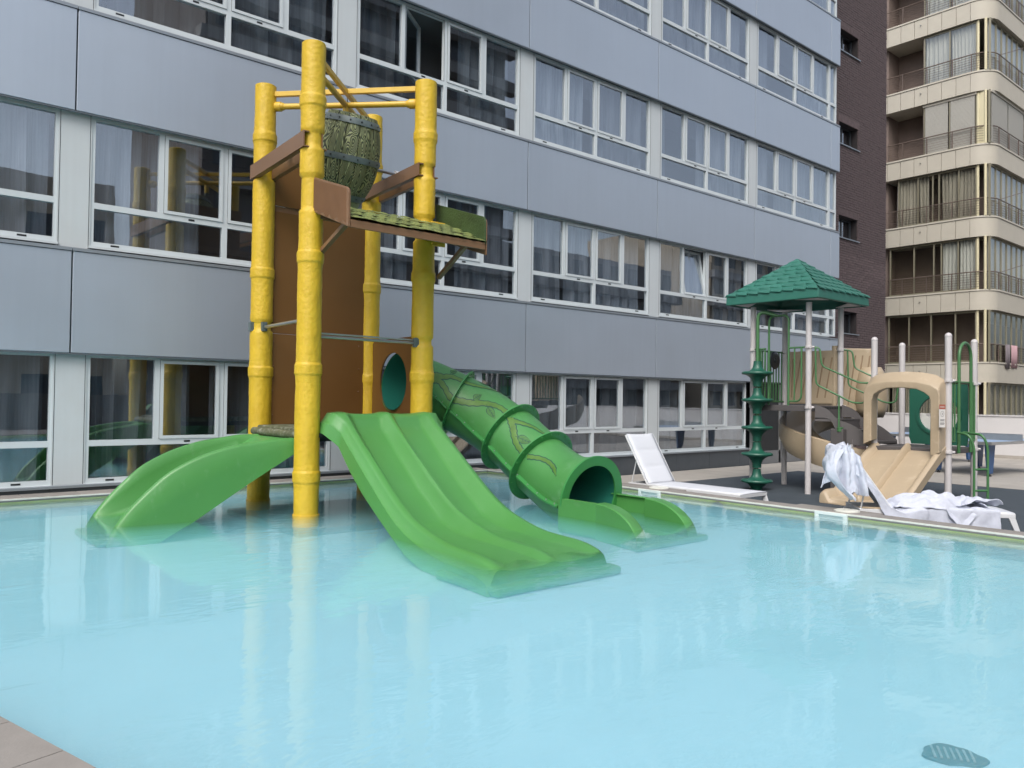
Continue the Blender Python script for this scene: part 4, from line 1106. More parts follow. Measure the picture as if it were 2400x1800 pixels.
for (a, c, wl) in LV:
    A_ = Vector((a[0]*MT, a[1]*MP)); B_ = Vector((c[0]*MT, c[1]*MP)); ax_ = B_-A_; sd_ = Vector((-ax_.y, ax_.x)).normalized()
    for grow, lift, nm, mt in ((.010, .0016, 'leaf_outline', M['vine_edge']), (0, .0032, 'leaf', M['leaf'])):
        b = MB(); rows = []
        for i in range(13):
            f = i/12; hw = wl/2*(math.sin(PI*min(1, f*1.0))**.55)*(1-f)**.55*1.35+grow*(1-f*.7)
            q = A_+ax_*(f-.02 if grow else f); rows.append([onTube(*(q+sd_*hw*k), lift) for k in (-1, -.5, 0, .5, 1)])
        b.grid(rows); b.obj(nm, mt, tb_o)
    b = MB(); rows = []
    for i in range(9):
        q = A_+ax_*(-.25+1.1*i/8); rows.append([onTube(*(q+sd_*.003*k), .0045) for k in (-1, 1)])
    b.grid(rows)
    for f in (.25, .45, .65):
        for sg in (-1, 1):
            q0 = A_+ax_*f; q1 = q0+ax_*.16+sd_*sg*wl*.30*(1-f*.6); d_ = (q1-q0).normalized(); pn = Vector((-d_.y, d_.x))*.002
            b.add([onTube(*(q0-pn), .0045), onTube(*(q0+pn), .0045), onTube(*(q1+pn), .0045), onTube(*(q1-pn), .0045)], [(0, 1, 2, 3)])
    b.obj('leaf_vein', M['vine_edge'], tb_o)


# ---- tipping barrel
br = thing('tipping_barrel', 'dark green wooden look barrel with grey hoops hanging in the yellow tower', 'barrel', (4.50, 8.37, 4.37))
BH = .50; tiltm = Matrix.Rotation(R(15), 4, 'X')
br.rotation_euler = (R(17), 0, R(3))
def bar_r(z):          # z -BH..BH (local)
    t = z/BH; return .385-.125*abs(t)**2.2*(1.15 if t < 0 else .85)
wood = bpy.data.materials.new('carved_green_wood'); wood.use_nodes = True
t_ = wood.node_tree; bs = t_.nodes['Principled BSDF']; L = t_.links
tc = t_.nodes.new('ShaderNodeUVMap'); tc.uv_map = 'uv'
mpn = t_.nodes.new('ShaderNodeMapping'); mpn.inputs['Scale'].default_value = (1.3, .42, 1)
oi = t_.nodes.new('ShaderNodeObjectInfo'); sc_ = t_.nodes.new('ShaderNodeMath'); sc_.operation = 'MULTIPLY'; sc_.inputs[1].default_value = 31
L.new(oi.outputs['Random'], sc_.inputs[0])
cb = t_.nodes.new('ShaderNodeCombineXYZ'); L.new(sc_.outputs[0], cb.inputs[0]); L.new(sc_.outputs[0], cb.inputs[1])
L.new(tc.outputs[0], mpn.inputs[0]); L.new(cb.outputs[0], mpn.inputs['Location'])
nz = t_.nodes.new('ShaderNodeTexNoise'); nz.inputs['Scale'].default_value = 9; nz.inputs['Detail'].default_value = .3; L.new(mpn.outputs[0], nz.inputs['Vector'])
wv_ = t_.nodes.new('ShaderNodeMath'); wv_.operation = 'MULTIPLY'; wv_.inputs[1].default_value = 105; L.new(nz.outputs['Fac'], wv_.inputs[0])
sn = t_.nodes.new('ShaderNodeMath'); sn.operation = 'SINE'; L.new(wv_.outputs[0], sn.inputs[0])
rp = t_.nodes.new('ShaderNodeValToRGB'); rp.color_ramp.elements[0].position = .18; rp.color_ramp.elements[0].color = (.022, .032, .012, 1)
rp.color_ramp.elements[1].position = .8; rp.color_ramp.elements[1].color = (.26, .29, .14, 1)
mrn = t_.nodes.new('ShaderNodeMapRange'); mrn.inputs[1].default_value = -1; mrn.inputs[2].default_value = 1; L.new(sn.outputs[0], mrn.inputs[0]); L.new(mrn.outputs[0], rp.inputs[0])
L.new(rp.outputs[0], bs.inputs['Base Color']); bs.inputs['Roughness'].default_value = .55
bpn = t_.nodes.new('ShaderNodeBump'); bpn.inputs['Strength'].default_value = .6; bpn.inputs['Distance'].default_value = .008; L.new(mrn.outputs[0], bpn.inputs['Height']); L.new(bpn.outputs[0], bs.inputs['Normal'])
NS = 14; staves = []
for s_ in range(NS):
    b = MB(); a0 = 2*PI*s_/NS+.012; a1 = 2*PI*(s_+1)/NS-.012; rows = []; uvs = []
    for i in range(19):
        z = -BH+2*BH*i/18; r = bar_r(z); row = []
        for k in range(5):
            a = a0+(a1-a0)*k/4; rr = r-(.010 if k in (0, 4) else 0); row.append((rr*math.cos(a), rr*math.sin(a), z)); uvs.append((k/4*.16, z))
        rows.append(row)
    b.grid(rows); b.grid([[(x*.9, y*.9, z) for x, y, z in r_] for r_ in rows])
    b.grid([[r_[0] for r_ in rows], [(r_[0][0]*.9, r_[0][1]*.9, r_[0][2]) for r_ in rows]]); b.grid([[r_[4] for r_ in rows], [(r_[4][0]*.9, r_[4][1]*.9, r_[4][2]) for r_ in rows]])
    o = b.obj('stave', wood, br, smooth=60)
    uv = o.data.uv_layers.new(name='uv')
    for lp_ in o.data.loops:
        vx = o.data.vertices[lp_.vertex_index].co; aa = math.atan2(vx.y, vx.x); aa = aa if aa >= 0 else aa+2*PI
        uv.data[lp_.index].uv = ((aa-a0)*.38, vx.z)
for (z0, z1) in ((-.475, -.405), (-.035, .035), (.385, .455)):
    b = MB(); rows = []
    for (dr, z) in ((-.01, z0), (.012, z0), (.016, (z0+z1)/2), (.012, z1), (-.01, z1)):
        rows.append([((bar_r(z)+dr)*math.cos(2*PI*k/48), (bar_r(z)+dr)*math.sin(2*PI*k/48), z) for k in range(48)])
    b.grid(rows, closed=True); ho = b.obj('hoop', M['hoop'], br, smooth=40)
    bb = MB(); zc_ = (z0+z1)/2
    for k in range(16):
        a = 2*PI*(k+.5)/16; r = bar_r(zc_)+.014; d = Vector((math.cos(a), math.sin(a), 0)); bb.tube([d*r+Vector((0, 0, zc_)), d*(r+.007)+Vector((0, 0, zc_))], .010, 7)
    bb.obj('rivets', M['black'], ho, kind='stuff')
b = MB(); b.lathe([(.20, -BH+.01), (.20, -BH+.03), (.001, -BH+.035)], (0, 0, 0), 32); b.obj('barrel_bottom', M['dark_hole'], br)
b = MB(); b.lathe([(.23, -BH-.05), (.245, -BH-.0), (.25, -BH+.02)], (0, 0, 0), 32, caps=False); b.obj('barrel_foot', wood, br, smooth=40)

# ================================================================== PLAYGROUND CLIMBER
pg = thing('playground_climber', 'tan and green playground climber with grey posts, peaked roof and double slide', 'playground set')
P1, P0, P3, P2 = (12.46, 6.91), (12.48, 7.99), (13.60, 6.93), (13.54, 7.99)
R3_, R1_, R4_, R2_ = (12.78, 4.82), (12.86, 5.98), (13.92, 4.86), (13.86, 5.97)
def gpost(p, top, dome=True, r=.049, clamps=()):
    b = MB(); pr = [(r, 0), (r, top-.05)]
    if dome: pr = [(r, 0), (r, top-.06), (r+.003, top-.058)]+[((r+.003)*math.cos(R(a)), top-.055+.055*math.sin(R(a))) for a in range(0, 88, 14)]+[(.001, top)]
    b.lathe(pr, (p[0], p[1], 0), 20); o = b.obj('post', M['post_grey'], pg, smooth=40)
    for z in clamps:
        c = MB(); c.lathe([(r+.004, -.028), (r+.013, -.024), (r+.013, .024), (r+.004, .028)], (p[0], p[1], z), 20)
        for a in (200, 290): 
            d = Vector((math.cos(R(a)), math.sin(R(a)), 0)); c.tube([Vector((p[0], p[1], z))+d*(r+.008), Vector((p[0], p[1], z))+d*(r+.045)], .020, 9)
        c.obj('clamp', M['post_grey'], o, smooth=40)
gpost(P1, 3.3, False, clamps=(2.49, 1.47)); gpost(P0, 3.3, False, clamps=(2.48, 1.47)); gpost(P3, 3.3, False, clamps=(2.50, 1.49)); gpost(P2, 3.3, False, clamps=(2.49,))
gpost(R1_, 2.64, clamps=()); gpost(R2_, 2.60); gpost(R3_, 2.64, clamps=(1.91, .83)); gpost(R4_, 2.61, clamps=(1.89, .84))
# roof
rc = Vector((13.02, 7.45)); HR = .885; ez = 3.27; apx = 4.12
b = MB()
def sq(h, z): return [(rc.x-h, rc.y-h, z), (rc.x+h, rc.y-h, z), (rc.x+h, rc.y+h, z), (rc.x-h, rc.y+h, z)]
b.grid([sq(HR-.03, ez), sq(HR, ez+.01), sq(HR-.005, ez+.16), sq(HR-.02, ez+.165), sq(.02, apx)], closed=True)
b.grid([sq(HR-.03, ez), sq(HR-.05, ez+.13), sq(.02, apx-.06)], closed=True)
rfo = b.obj('roof', M['roof_green'], pg, bevel=.01)
shi = {}
NR = 8
for side in range(4):
    rot = Matrix.Rotation(PI/2*side, 3, 'Z')
    for r_ in range(NR):
        t0 = r_/NR; t1 = (r_+1)/NR
        h0 = (HR+.005)*(1-t0)+.0; h1 = (HR+.005)*(1-t1)
        z0 = ez+.165+(apx-ez-.165)*t0; z1 = ez+.165+(apx-ez-.165)*t1
        n = max(1, round(2*h0/.235)); 
        for c_ in range(n):
            off = .5 if r_ % 2 else 0
            xa = -h0+2*h0*c_/n; xb = -h0+2*h0*(c_+1)/n
            xa2 = max(-h1, min(h1, xa*1.0)); xb2 = max(-h1, min(h1, xb))
            shf = (xb-xa)*off*.5
            xa_, xb_ = max(-h0, xa+shf), min(h0, xb+shf)
            g_ = .006; e = .026
            vs = [(xa_+g_, -h0-.006, z0-.004), (xb_-g_, -h0-.006, z0-.004), (max(xa_, -h1), -h1, z1+.004), (min(xb_, h1), -h1, z1+.004)]
            vs = [(xa_+g_, -h0-.004, z0+e), (xb_-g_-.012, -h0-.004, z0+e), (xb_-g_, -h0-.02, z0-.012), (xa_+g_+.014, -h0+.0, z0-.0),
                  (max(min(xa_, h1), -h1), -h1+.0, z1+.002), (max(min(xb_, h1), -h1), -h1+.0, z1+.002)]
            b = MB(); V = [rot @ Vector(q) for q in vs]; V = [(q.x+rc.x, q.y+rc.y, q.z) for q in V]
            b.add(V, [(0, 3, 2, 1), (0, 1, 5, 4), (1, 2, 5), (0, 4, 3)])
            b.obj('shingle', M['roof_green'], rfo)
for p in (P0, P1, P2, P3):
    dxx = 1 if p[0] > rc.x else -1; dyy = 1 if p[1] > rc.y else -1
    b = MB(); b.extr([(p[0]+dxx*.24, p[1]+dyy*.24), (p[0]-dxx*.22, p[1]+dyy*.24), (p[0]+dxx*.24, p[1]-dyy*.22)], 'z', 3.285, 3.30); b.obj('roof_gusset', M['post_grey'], pg)
# upper deck
b = MB(); b.box(12.44, 13.62, 6.88, 8.02, 1.40, 1.50); b.obj('upper_deck', M['deck_brown'], pg, bevel=.008)
b = MB()
for i in range(16): b.box(12.60+i*.06, 12.63+i*.06, 6.874, 6.881, 1.42, 1.48)
b.obj('deck_slots', M['black'], pg, kind='stuff')
# lower deck
b = MB(); b.box(12.80, 13.92, 4.84, 5.97, .79, .87); b.obj('lower_deck', M['deck_brown'], pg, bevel=.008)
# back barrier with bars (P0-P2)
b = MB(); b.tube([(12.53, 7.99, 2.48), (13.50, 7.99, 2.48)], .017, 8); b.tube([(12.53, 7.99, 1.56), (13.50, 7.99, 1.56)], .017, 8); bo = b.obj('barrier_rail', M['pipe_green'], pg, smooth=40)
for i in range(10):
    c = MB(); x = 12.60+i*.092; c.tube([(x, 7.99, 1.57), (x, 7.99, 2.47)], .013, 8); c.obj('bar', M['pipe_green'], pg, smooth=40)
b = MB(); b.lathe([(.001, -.02), (.12, -.02), (.155, -.012), (.165, 0), (.155, .012), (.12, .02), (.05, .02), (.045, .035), (.001, .04)], (13.10, 7.93, 2.32), 32, Matrix.Rotation(R(90), 3, 'X'))
b.obj('steering_disc', M['disc_black'], pg, smooth=40)
# side barrier by P1 and entrance arch (X = 12.46 face)
b = MB(); b.tube(fillet([(12.46, 6.96, 2.49), (12.46, 7.28, 2.49)], .05), .016, 8)
b.tube(fillet([(12.46, 7.04, 2.49), (12.46, 7.04, 1.57), (12.46, 7.28, 1.57)], .12), .016, 8); b.tube([(12.46, 7.17, 1.57), (12.46, 7.17, 2.48)], .013, 8)
b.obj('barrier_loop', M['pipe_green'], pg, smooth=40)
b = MB(); b.tube(fillet([(12.46, 7.66, 1.45), (12.46, 7.66, 3.06), (12.46, 7.28, 3.06), (12.46, 7.28, 1.45)], .12, 8), .019, 10); b.obj('entrance_arch', M['pipe_green'], pg, smooth=40)
b = MB(); b.tube([(12.46, 7.72, 2.49), (12.46, 7.94, 2.49)], .016, 8); b.tube([(12.46, 7.72, 1.57), (12.46, 7.94, 1.57)], .016, 8)
for y in (7.74, 7.82, 7.90): b.tube([(12.46, y, 1.57), (12.46, y, 2.49)], .012, 8)
b.obj('side_bars', M['pipe_green'], pg, smooth=40)
# disc climber
cx, cyy = 12.31, 7.79
b = MB(); b.tube(fillet([(cx, cyy, 0.0), (cx, cyy, 3.16), (12.46, 7.50, 3.06)], .16, 8), .030, 12)
cl = b.obj('climber_pole', M['pipe_green'], pg, smooth=40)
disc = MB()
pr = [(.075, -.24), (.08, -.16), (.10, -.11), (.15, -.06), (.20, -.035), (.262, -.022), (.272, 0), (.262, .018), (.235, .026), (.215, .012), (.16, .022), (.11, .06), (.08, .11), (.072, .17), (.07, .21)]
disc.lathe(pr, (0, 0, 0), 36); dm = disc.mesh('disc_step', M['disc_green'], smooth=40)
for z in (2.06, 1.585, 1.10, .635, .165): inst(dm, 'disc_step', pg, (cx, cyy, z))
# tan slotted panels on the far side
def slotted(p, q, z0, z1, slots, name='slotted_panel'):
    P, Q = Vector((*p, 0)), Vector((*q, 0)); d = (Q-P).normalized(); n_ = Vector((d.y, -d.x, 0)); L_ = (Q-P).length
    b = MB(); b.beam(P+Vector((0, 0, (z0+z1)/2)), Q+Vector((0, 0, (z0+z1)/2)), .06, z1-z0); o = b.obj(name, M['tan'], pg, bevel=.025)
    if n_.y > 0 or (abs(n_.y) < .5 and n_.x > 0): n_ = -n_
    for i in range(slots):
        f = (i+.7)/(slots+.4); a = P+d*(L_*f)+n_*.031; top_ = a+Vector((0, 0, z1-.13)); bt = a-d*.13+Vector((0, 0, z0+.12))
        if (bt-P).dot(d) < .04: bt = bt+d*.1
        c = MB(); c.tube([top_, bt], .018, 8); c.v = [tuple(Vector(v_)-n_*.012) for v_ in c.v]; c.obj('slot', mat_slot, o, smooth=40)
mat_slot = mat('tan_slot_shade', (.24, .17, .10), .6)  # darker tan: the shade inside the slots is painted into this colour
slotted((13.60, 7.94), (13.64, 6.99), 1.52, 2.50, 6)
slotted((13.66, 7.06), (14.22, 6.62), 1.40, 2.54, 5)
b = MB(); b.tube([(13.66, 7.06, 1.40), (13.66, 7.06, 2.58)], .06, 12); b.obj('panel_column', M['tan'], pg, smooth=40)
b = MB(); b.lathe([(.20, 1.30), (.26, 1.45), (.28, 1.65), (.26, 1.9), (.22, 2.1), (.16, 2.2)], (14.12, 6.62, 0), 28, caps=False); b.obj('spiral_hood', M['tan'], pg, smooth=50, solid=.03)
# spiral chute: helix trough from the upper deck round to the ground
hc = Vector((13.80, 6.90)); rows = []; b = MB()
for i in range(41):
    f = i/40; a = R(20+235*f); z = 1.30-1.05*f
    r = .86
    cth, sth = math.cos(a), math.sin(a)
    prof = [(-.30, .02), (-.29, .26), (-.26, .28), (-.235, .26), (-.22, .08), (-.14, .0), (0, -.03), (.14, .0), (.22, .08), (.25, .34), (.275, .38), (.305, .36), (.31, .10), (.22, -.10), (0, -.14), (-.22, -.08)]
    rows.append([(hc.x+(r+p)*cth, hc.y+(r+p)*sth, z+q) for p, q in prof])
b.grid(rows, closed=True); b.add(rows[0], [tuple(range(16))]); b.add(rows[-1], [tuple(range(16))])
b.obj('spiral_slide', M['tan'], pg, smooth=50)
# stair unit between the decks
n_st = 4
def lerp2(p, q, f): return Vector((p[0]+(q[0]-p[0])*f, p[1]+(q[1]-p[1])*f, 0))
nA, nB = (12.55, 6.84), (12.92, 6.02); fA, fB = (13.52, 6.86), (13.80, 6.02)
for i in range(3):
    f0, f1 = i/3, (i+1)/3; z = 1.34-.18*i-.08
    a, b1, c, d_ = lerp2(nA, nB, f0), lerp2(fA, fB, f0), lerp2(fA, fB, f1), lerp2(nA, nB, f1)
    b = MB(); b.add([(p.x, p.y, z+.02) for p in (a, b1, c, d_)]+[(p.x, p.y, z-.02) for p in (a, b1, c, d_)], [(0, 1, 2, 3), (4, 5, 6, 7), (0, 1, 5, 4), (1, 2, 6, 5), (2, 3, 7, 6), (3, 0, 4, 7)])
    b.add([(p.x, p.y, z+.02) for p in (a, b1)]+[(p.x, p.y, z+.18) for p in (b1, a)], [(0, 1, 2, 3)])
    b.obj('stair_tread', M['deck_brown'], pg)
for (A_, B_) in ((nA, nB), (fA, fB)):
    top_ = [(0, 1.52), (.22, 1.44), (.40, 1.28), (.62, 1.20), (.80, 1.10), (1.0, .93)]; bot = [(1.0, .84), (.7, .86), (.52, .92), (.38, 1.08), (.25, 1.28), (0, 1.30)]
    A3, B3 = Vector((*A_, 0)), Vector((*B_, 0)); d = (B3-A3); s_ = Vector((d.y, -d.x, 0)).normalized()*.012
    tp = smooth_tab([(x, z, 0) for x, z in top_], 18); bt = smooth_tab([(x, z, 0) for x, z in bot[::-1]], 18)
    b = MB(); r1 = [A3+d*q[0]+Vector((0, 0, q[1])) for q in tp]; r2 = [A3+d*q[0]+Vector((0, 0, q[1])) for q in bt]
    b.grid([[p+s_ for p in r1], [p+s_ for p in r2], [p-s_ for p in r2], [p-s_ for p in r1], [p+s_ for p in r1]]); b.obj('stringer', M['deck_brown'], pg)
b = MB(); b.box(12.62, 12.74, 6.38, 6.60, 0, 1.12); b.obj('stair_leg', M['deck_brown'], pg, bevel=.01)
b = MB(); b.box(12.78, 12.86, 6.30, 6.38, 0, .95); b.obj('stair_leg', M['post_grey'], pg)
# handrails
def rail(pts, name='handrail', r=.015, extra=()):
    b = MB(); b.tube(fillet(pts, .07, 5), r, 9)
    for e in extra: b.tube(e, r*.95, 8)
    return b.obj(name, M['pipe_green'], pg, smooth=40)
rail([(12.47, 6.87, 2.49), (12.53, 6.75, 2.48), (12.54, 6.72, 2.17), (12.77, 6.18, 1.885), (12.82, 6.06, 1.885)])
rail([(12.50, 6.81, 2.48), (12.505, 6.80, 1.86), (12.73, 6.27, 1.555), (12.80, 6.10, 1.555), (12.82, 6.06, 1.885)], extra=([(12.65, 6.47, 1.65), (12.65, 6.47, 1.10)],))
b = MB(); b.lathe([(.05, 0), (.05, .02), (.045, .02), (.045, .05), (.05, .05), (.05, .07)], (12.65, 6.45, 1.08), 14); b.obj('rail_bracket', M['pipe_green'], pg)
rail([(13.60, 6.88, 2.50), (13.65, 6.74, 2.48), (13.655, 6.70, 2.17), (13.80, 6.25, 1.93), (13.85, 6.02, 1.88)])
rail([(13.63, 6.82, 2.50), (13.63, 6.80, 1.86), (13.79, 6.22, 1.565), (13.83, 6.06, 1.57), (13.84, 6.02, 1.88)])
# slide entrance hood between R1 and R3
b = MB(); rows = []
op = [(.0, .87), (.0, 1.70), (.03, 1.80), (.14, 1.865), (.35, 1.895), (.58, 1.90), (.80, 1.885), (1.00, 1.84), (1.11, 1.77), (1.13, 1.69), (1.13, .80)]
P, Q = Vector((12.84, 5.99, 0)), Vector((12.77, 4.87, 0)); d = (Q-P)/1.12; n_ = Vector((-1, 0, 0))
inn = [(.00, .98), (.0, 1.62), (.04, 1.72), (.15, 1.785), (.35, 1.815), (.58, 1.82), (.80, 1.80), (.98, 1.75), (1.06, 1.69), (1.08, 1.62), (1.08, .80)]
def HW(pt, out, grow=0.):
    x_, z_ = pt; return P+d*(x_)+Vector((0, 0, z_))+n_*out
fro = [(x-.20 if x < .5 else x+.0, z-.16 if z > 1.0 else z) for x, z in op]
outer_b = [(-.06+x*1.07, z+(.16 if z > 1.2 else 0)) for x, z in op]      # back rim on the posts
outer_f = [(-.04+x*1.05, z+(.0 if z > 1.2 else .03)) for x, z in op]
inner_f = [(x*1.0+.09 if x < .3 else (x-.07 if x > .9 else x), z-.02) for x, z in inn]
inner_b = [(x*1.0+.07 if x < .3 else (x-.06 if x > .9 else x), z-.0) for x, z in inn]
b.grid([[HW(p, .03) for p in outer_b], [HW(p, .16) for p in [(x, z+(.09 if z > 1.2 else 0)) for x, z in outer_f]], [HW(p, .26) for p in outer_f], [HW(p, .25) for p in inner_f], [HW(p, .0) for p in inner_b], [HW(p, .03) for p in outer_b]])
hood = b.obj('slide_hood', M['tan'], pg, smooth=55, bevel=.012)
# sign on the hood's right leg
sg = thing('warning_sign', 'small white sticker sign with red header on the tan slide hood', 'sign', (12.50, 4.80, 1.38))
sg.rotation_euler = (0, 0, R(-30))
b = MB(); b.box(-.052, .052, -.004, 0, -.17, .17); so_ = b.obj('sign_plate', M['paper'], sg)
b = MB(); b.box(-.052, .052, -.0055, -.004, .10, .17); b.obj('header', M['sign_red'], sg)
b = MB()
for k in range(32):
    a0, a1 = 2*PI*k/32, 2*PI*(k+1)/32
    b.add([(.030*math.cos(a0), -.0056, .03+.042*math.sin(a0)), (.030*math.cos(a1), -.0056, .03+.042*math.sin(a1)), (.026*math.cos(a1), -.0056, .03+.038*math.sin(a1)), (.026*math.cos(a0), -.0056, .03+.038*math.sin(a0))], [(0, 1, 2, 3)])
b.box(-.002, .002, -.0056, -.005, .012, .05); b.box(-.010, .010, -.0056, -.005, .026, .031)
for z in (-.055, -.066, -.077, -.105, -.117, -.129):
    b.box(-.036, .034+.008*math.sin(z*300), -.0056, -.005, z, z+.005)
b.obj('printed_text', M['ink'], sg)
b = MB()
for i in range(8): b.box(-.038+i*.0095, -.038+i*.0095+.007, -.0066, -.0056, .128, .139)
b.obj('header_text', M['paper'], sg)
# tan double slide from the lower deck
sl0 = Vector((12.83, 5.42)); dirv = Vector((-1.0, .13)).normalized(); perp = Vector((-dirv.y, dirv.x))   # perp points to -Y
if perp.y > 0: perp = -perp
prof_c = [(0, .93), (.06, .925), (.25, .80), (.98, .27), (1.10, .225), (1.25, .215), (1.34, .17), (1.36, .06)]
b = MB(); rows = []
for q in smooth_tab([(x, z, 0) for x, z in prof_c], 44):
    s_, zc_ = q[0], q[1]; zb_ = max(zc_-.11, .045) if s_ < 1.33 else .03; zu = max(.012, zb_-.05 if s_ > .9 else zb_-.06)
    spread = 1+.04*s_
    def W(o_, z_): 
        p = sl0+dirv*s_+perp*(o_*spread); return (p.x, p.y, z_)
    rows.append([W(-.59, zu-.02 if zu > .05 else zu), W(-.60, zc_-.03), W(-.57, zc_), W(-.53, zc_), W(-.50, zc_-.03), W(-.46, zb_), W(-.25, zb_), W(-.05, zb_), W(-.035, zc_-.03), W(-.015, zc_), W(.015, zc_), W(.035, zc_-.03), W(.05, zb_), W(.25, zb_), W(.46, zb_), W(.50, zc_-.03), W(.53, zc_), W(.57, zc_), W(.60, zc_-.03), W(.59, zu-.02 if zu > .05 else zu)])
b.grid(rows, closed=True); b.add(rows[-1], [tuple(range(20))]); b.obj('wide_slide', M['tan'], pg, smooth=45)
# green panel with bubble window on the far side of the lower deck
def bubble():
    P, Q = Vector((13.86, 5.90, 0)), Vector((13.92, 4.92, 0)); d = (Q-P).normalized(); n_ = Vector((-1, 0, 0)); L_ = (Q-P).length
    c = P+d*.52+Vector((0, 0, 1.38)); rad = .30; x0, x1, z0, z1 = -.46, L_-.54, -.5, .50
    inner, outer = [], []; K = 40
    for i in range(K):
        a = 2*PI*(i+.5)/K; ca, sa = math.cos(a), math.sin(a); inner.append((rad*ca, rad*sa))
        ts = [x1/ca if ca > 0 else x0/ca, z1/sa if sa > 0 else z0/sa]; t = min(ts); outer.append((t*ca, t*sa))
    def W(p, o_): return c+d*p[0]+Vector((0, 0, p[1]))+n_*o_
    b = MB(); b.grid([[W(p, 0) for p in inner], [W(p, 0) for p in outer], [W(p, .02) for p in outer], [W(p, .02) for p in inner], [W(p, 0) for p in inner]], closed=True)
    po_ = b.obj('window_panel', M['panel_green'], pg)
    b = MB(); b.grid([[W((p[0]*s1, p[1]*s1), o1) for p in inner] for s1, o1 in ((1.0, .02), (1.02, .04), (1.16, .04), (1.18, .02))], closed=True); b.obj('window_ring', M['panel_green'], po_, smooth=40)
    b = MB(); b.grid([[W((p[0]*math.cos(R(a)), p[1]*math.cos(R(a))), -.20*math.sin(R(a))) for p in inner] for a in range(0, 86, 12)], closed=True); b.obj('bubble_dome', M['glass2'], po_, smooth=50)
    # cloudy lower part of the scratched dome
    b = MB(); low = [(rad*.97*math.cos(R(a)), rad*.97*math.sin(R(a))) for a in range(195, 346, 10)]
    wav = [(rad*.93*(1-2*i/10), -.02-.05*math.sin(i*1.1)) for i in range(11)]
    b.extr([(x, z) for x, z in low]+wav, 'x', 0, .004)
    b.v = [tuple(W((v_[1], v_[2]), -.012-v_[0])) for v_ in b.v]; b.obj('window_haze', M['dome'], po_)
bubble()
# ladder face: bars, arch and ladder
b = MB()
for x in (12.98, 13.08, 13.80, 13.88): b.tube([(x, 4.84, .98), (x, 4.84, 1.90)], .014, 8)
b.tube([(12.82, 4.83, 1.90), (13.88, 4.85, 1.90)], .016, 8)
for x in (12.98, 13.80): b.tube([(x, 4.84, .98), (x+.1, 4.84, .98)], .014, 8)
b.obj('front_bars', M['pipe_green'], pg, smooth=40)
b = MB(); b.tube([(13.19, 4.82, .80), (13.19, 4.82, 2.28)]+arc((13.43, 4.82, 2.28), .24, 180, 0, 12)[1:-1]+[(13.67, 4.82, 2.28), (13.67, 4.82, .80)], .024, 10); b.obj('ladder_arch', M['pipe_green'], pg, smooth=40)
lt = Vector((13.12, 4.50, 0)); ld = Vector((.15, -.13, 0))
for (x, y) in ((13.04, 4.55), (13.21, 4.42)):
    b = MB(); xo = 13.19 if x < 13.1 else 13.67
    b.tube(fillet([(xo-.1 if x < 13.1 else xo-.35, 4.80, 1.12), (x-.03, y+.06, 1.10), (x, y, .92), (x, y, 0)], .12, 6), .019, 10); b.obj('ladder_rail', M['pipe_green'], pg, smooth=40)
for z in (.575, .255):
    b = MB(); b.tube([(13.04, 4.55, z), (13.21, 4.42, z+.005)], .017, 9); b.obj('rung', M['pipe_green'], pg, smooth=40)

# ================================================================== SUN LOUNGERS
def lounger(name, label, x0, x1, y0, y1, zs, bl, ba, grp):
    "seat from y0 (foot) to y1, backrest length bl at angle ba"
    t = thing(name, label, 'sun lounger', (x0, y0, 0), grp)
    w_, l_ = x1-x0, y1-y0
    b = MB()
    for x in (0, w_-.035): b.box(x, x+.035, 0, l_+.35, zs-.05, zs)
    b.box(.035, w_-.035, 0, .035, zs-.05, zs); b.box(.035, w_-.035, l_+.315, l_+.35, zs-.05, zs)
    b.obj('frame', M['lounger_f'], t, bevel=.006)
    for x in (0, w_-.035):
        for (ya, yb3) in ((.0, -.10), (l_+.30, l_+.38)):
            c = MB(); c.add([(x, ya, zs-.05), (x+.035, ya, zs-.05), (x+.035, ya+.07, zs-.05), (x, ya+.07, zs-.05), (x, yb3, 0), (x+.035, yb3, 0), (x+.035, yb3+.04, 0), (x, yb3+.04, 0)], [(0, 1, 2, 3), (4, 5, 6, 7), (0, 1, 5, 4), (1, 2, 6, 5), (2, 3, 7, 6), (3, 0, 4, 7)])
            c.obj('leg', M['lounger_f'], t, bevel=.004)
    b = MB(); n = 10
    b.grid([[(.02+(w_-.04)*i/6, l_*j/n, zs+.006+.006*math.sin(PI*i/6)) for i in range(7)] for j in range(n+1)]); b.obj('seat_sling', M['lounger'], t, smooth=60, solid=.012)
    ca, sa = math.cos(R(ba)), math.sin(R(ba))
    b = MB(); rows = []
    for j in range(31):
        s_ = bl*j/30; pad = .012*abs(math.sin(PI*3*j/30))**.5
        rows.append([(.03+(w_-.06)*i/8, l_+s_*ca+sa*(pad*-1)*(1 if 0 < i < 8 else 0), zs+s_*sa+ca*pad*(1 if 0 < i < 8 else 0)+(.012*(abs(i-4)/4)**2*(j/30)**6)) for i in range(9)])
    b.grid(rows); b.obj('backrest', M['lounger'], t, smooth=60, solid=.014)
    b = MB()
    for x in (.012, w_-.012): b.tube([(x, l_, zs-.01), (x, l_+bl*ca, zs+bl*sa)], .014, 8)
    b.tube([(.012, l_+bl*ca, zs+bl*sa-.01), (w_/2, l_+bl*ca+.005, zs+bl*sa-.022), (w_-.012, l_+bl*ca, zs+bl*sa-.01)], .012, 8); b.obj('backrest_frame', M['lounger_f'], t, smooth=40)
    b = MB()
    for x in (.05, w_-.05): b.tube([(x, l_+bl*ca*.55, zs+bl*sa*.55), (x, l_+.33, zs-.03)], .009, 8)
    b.obj('back_prop', M['lounger_f'], t, smooth=40)
    return t
G = 'white sun loungers beside the pool'
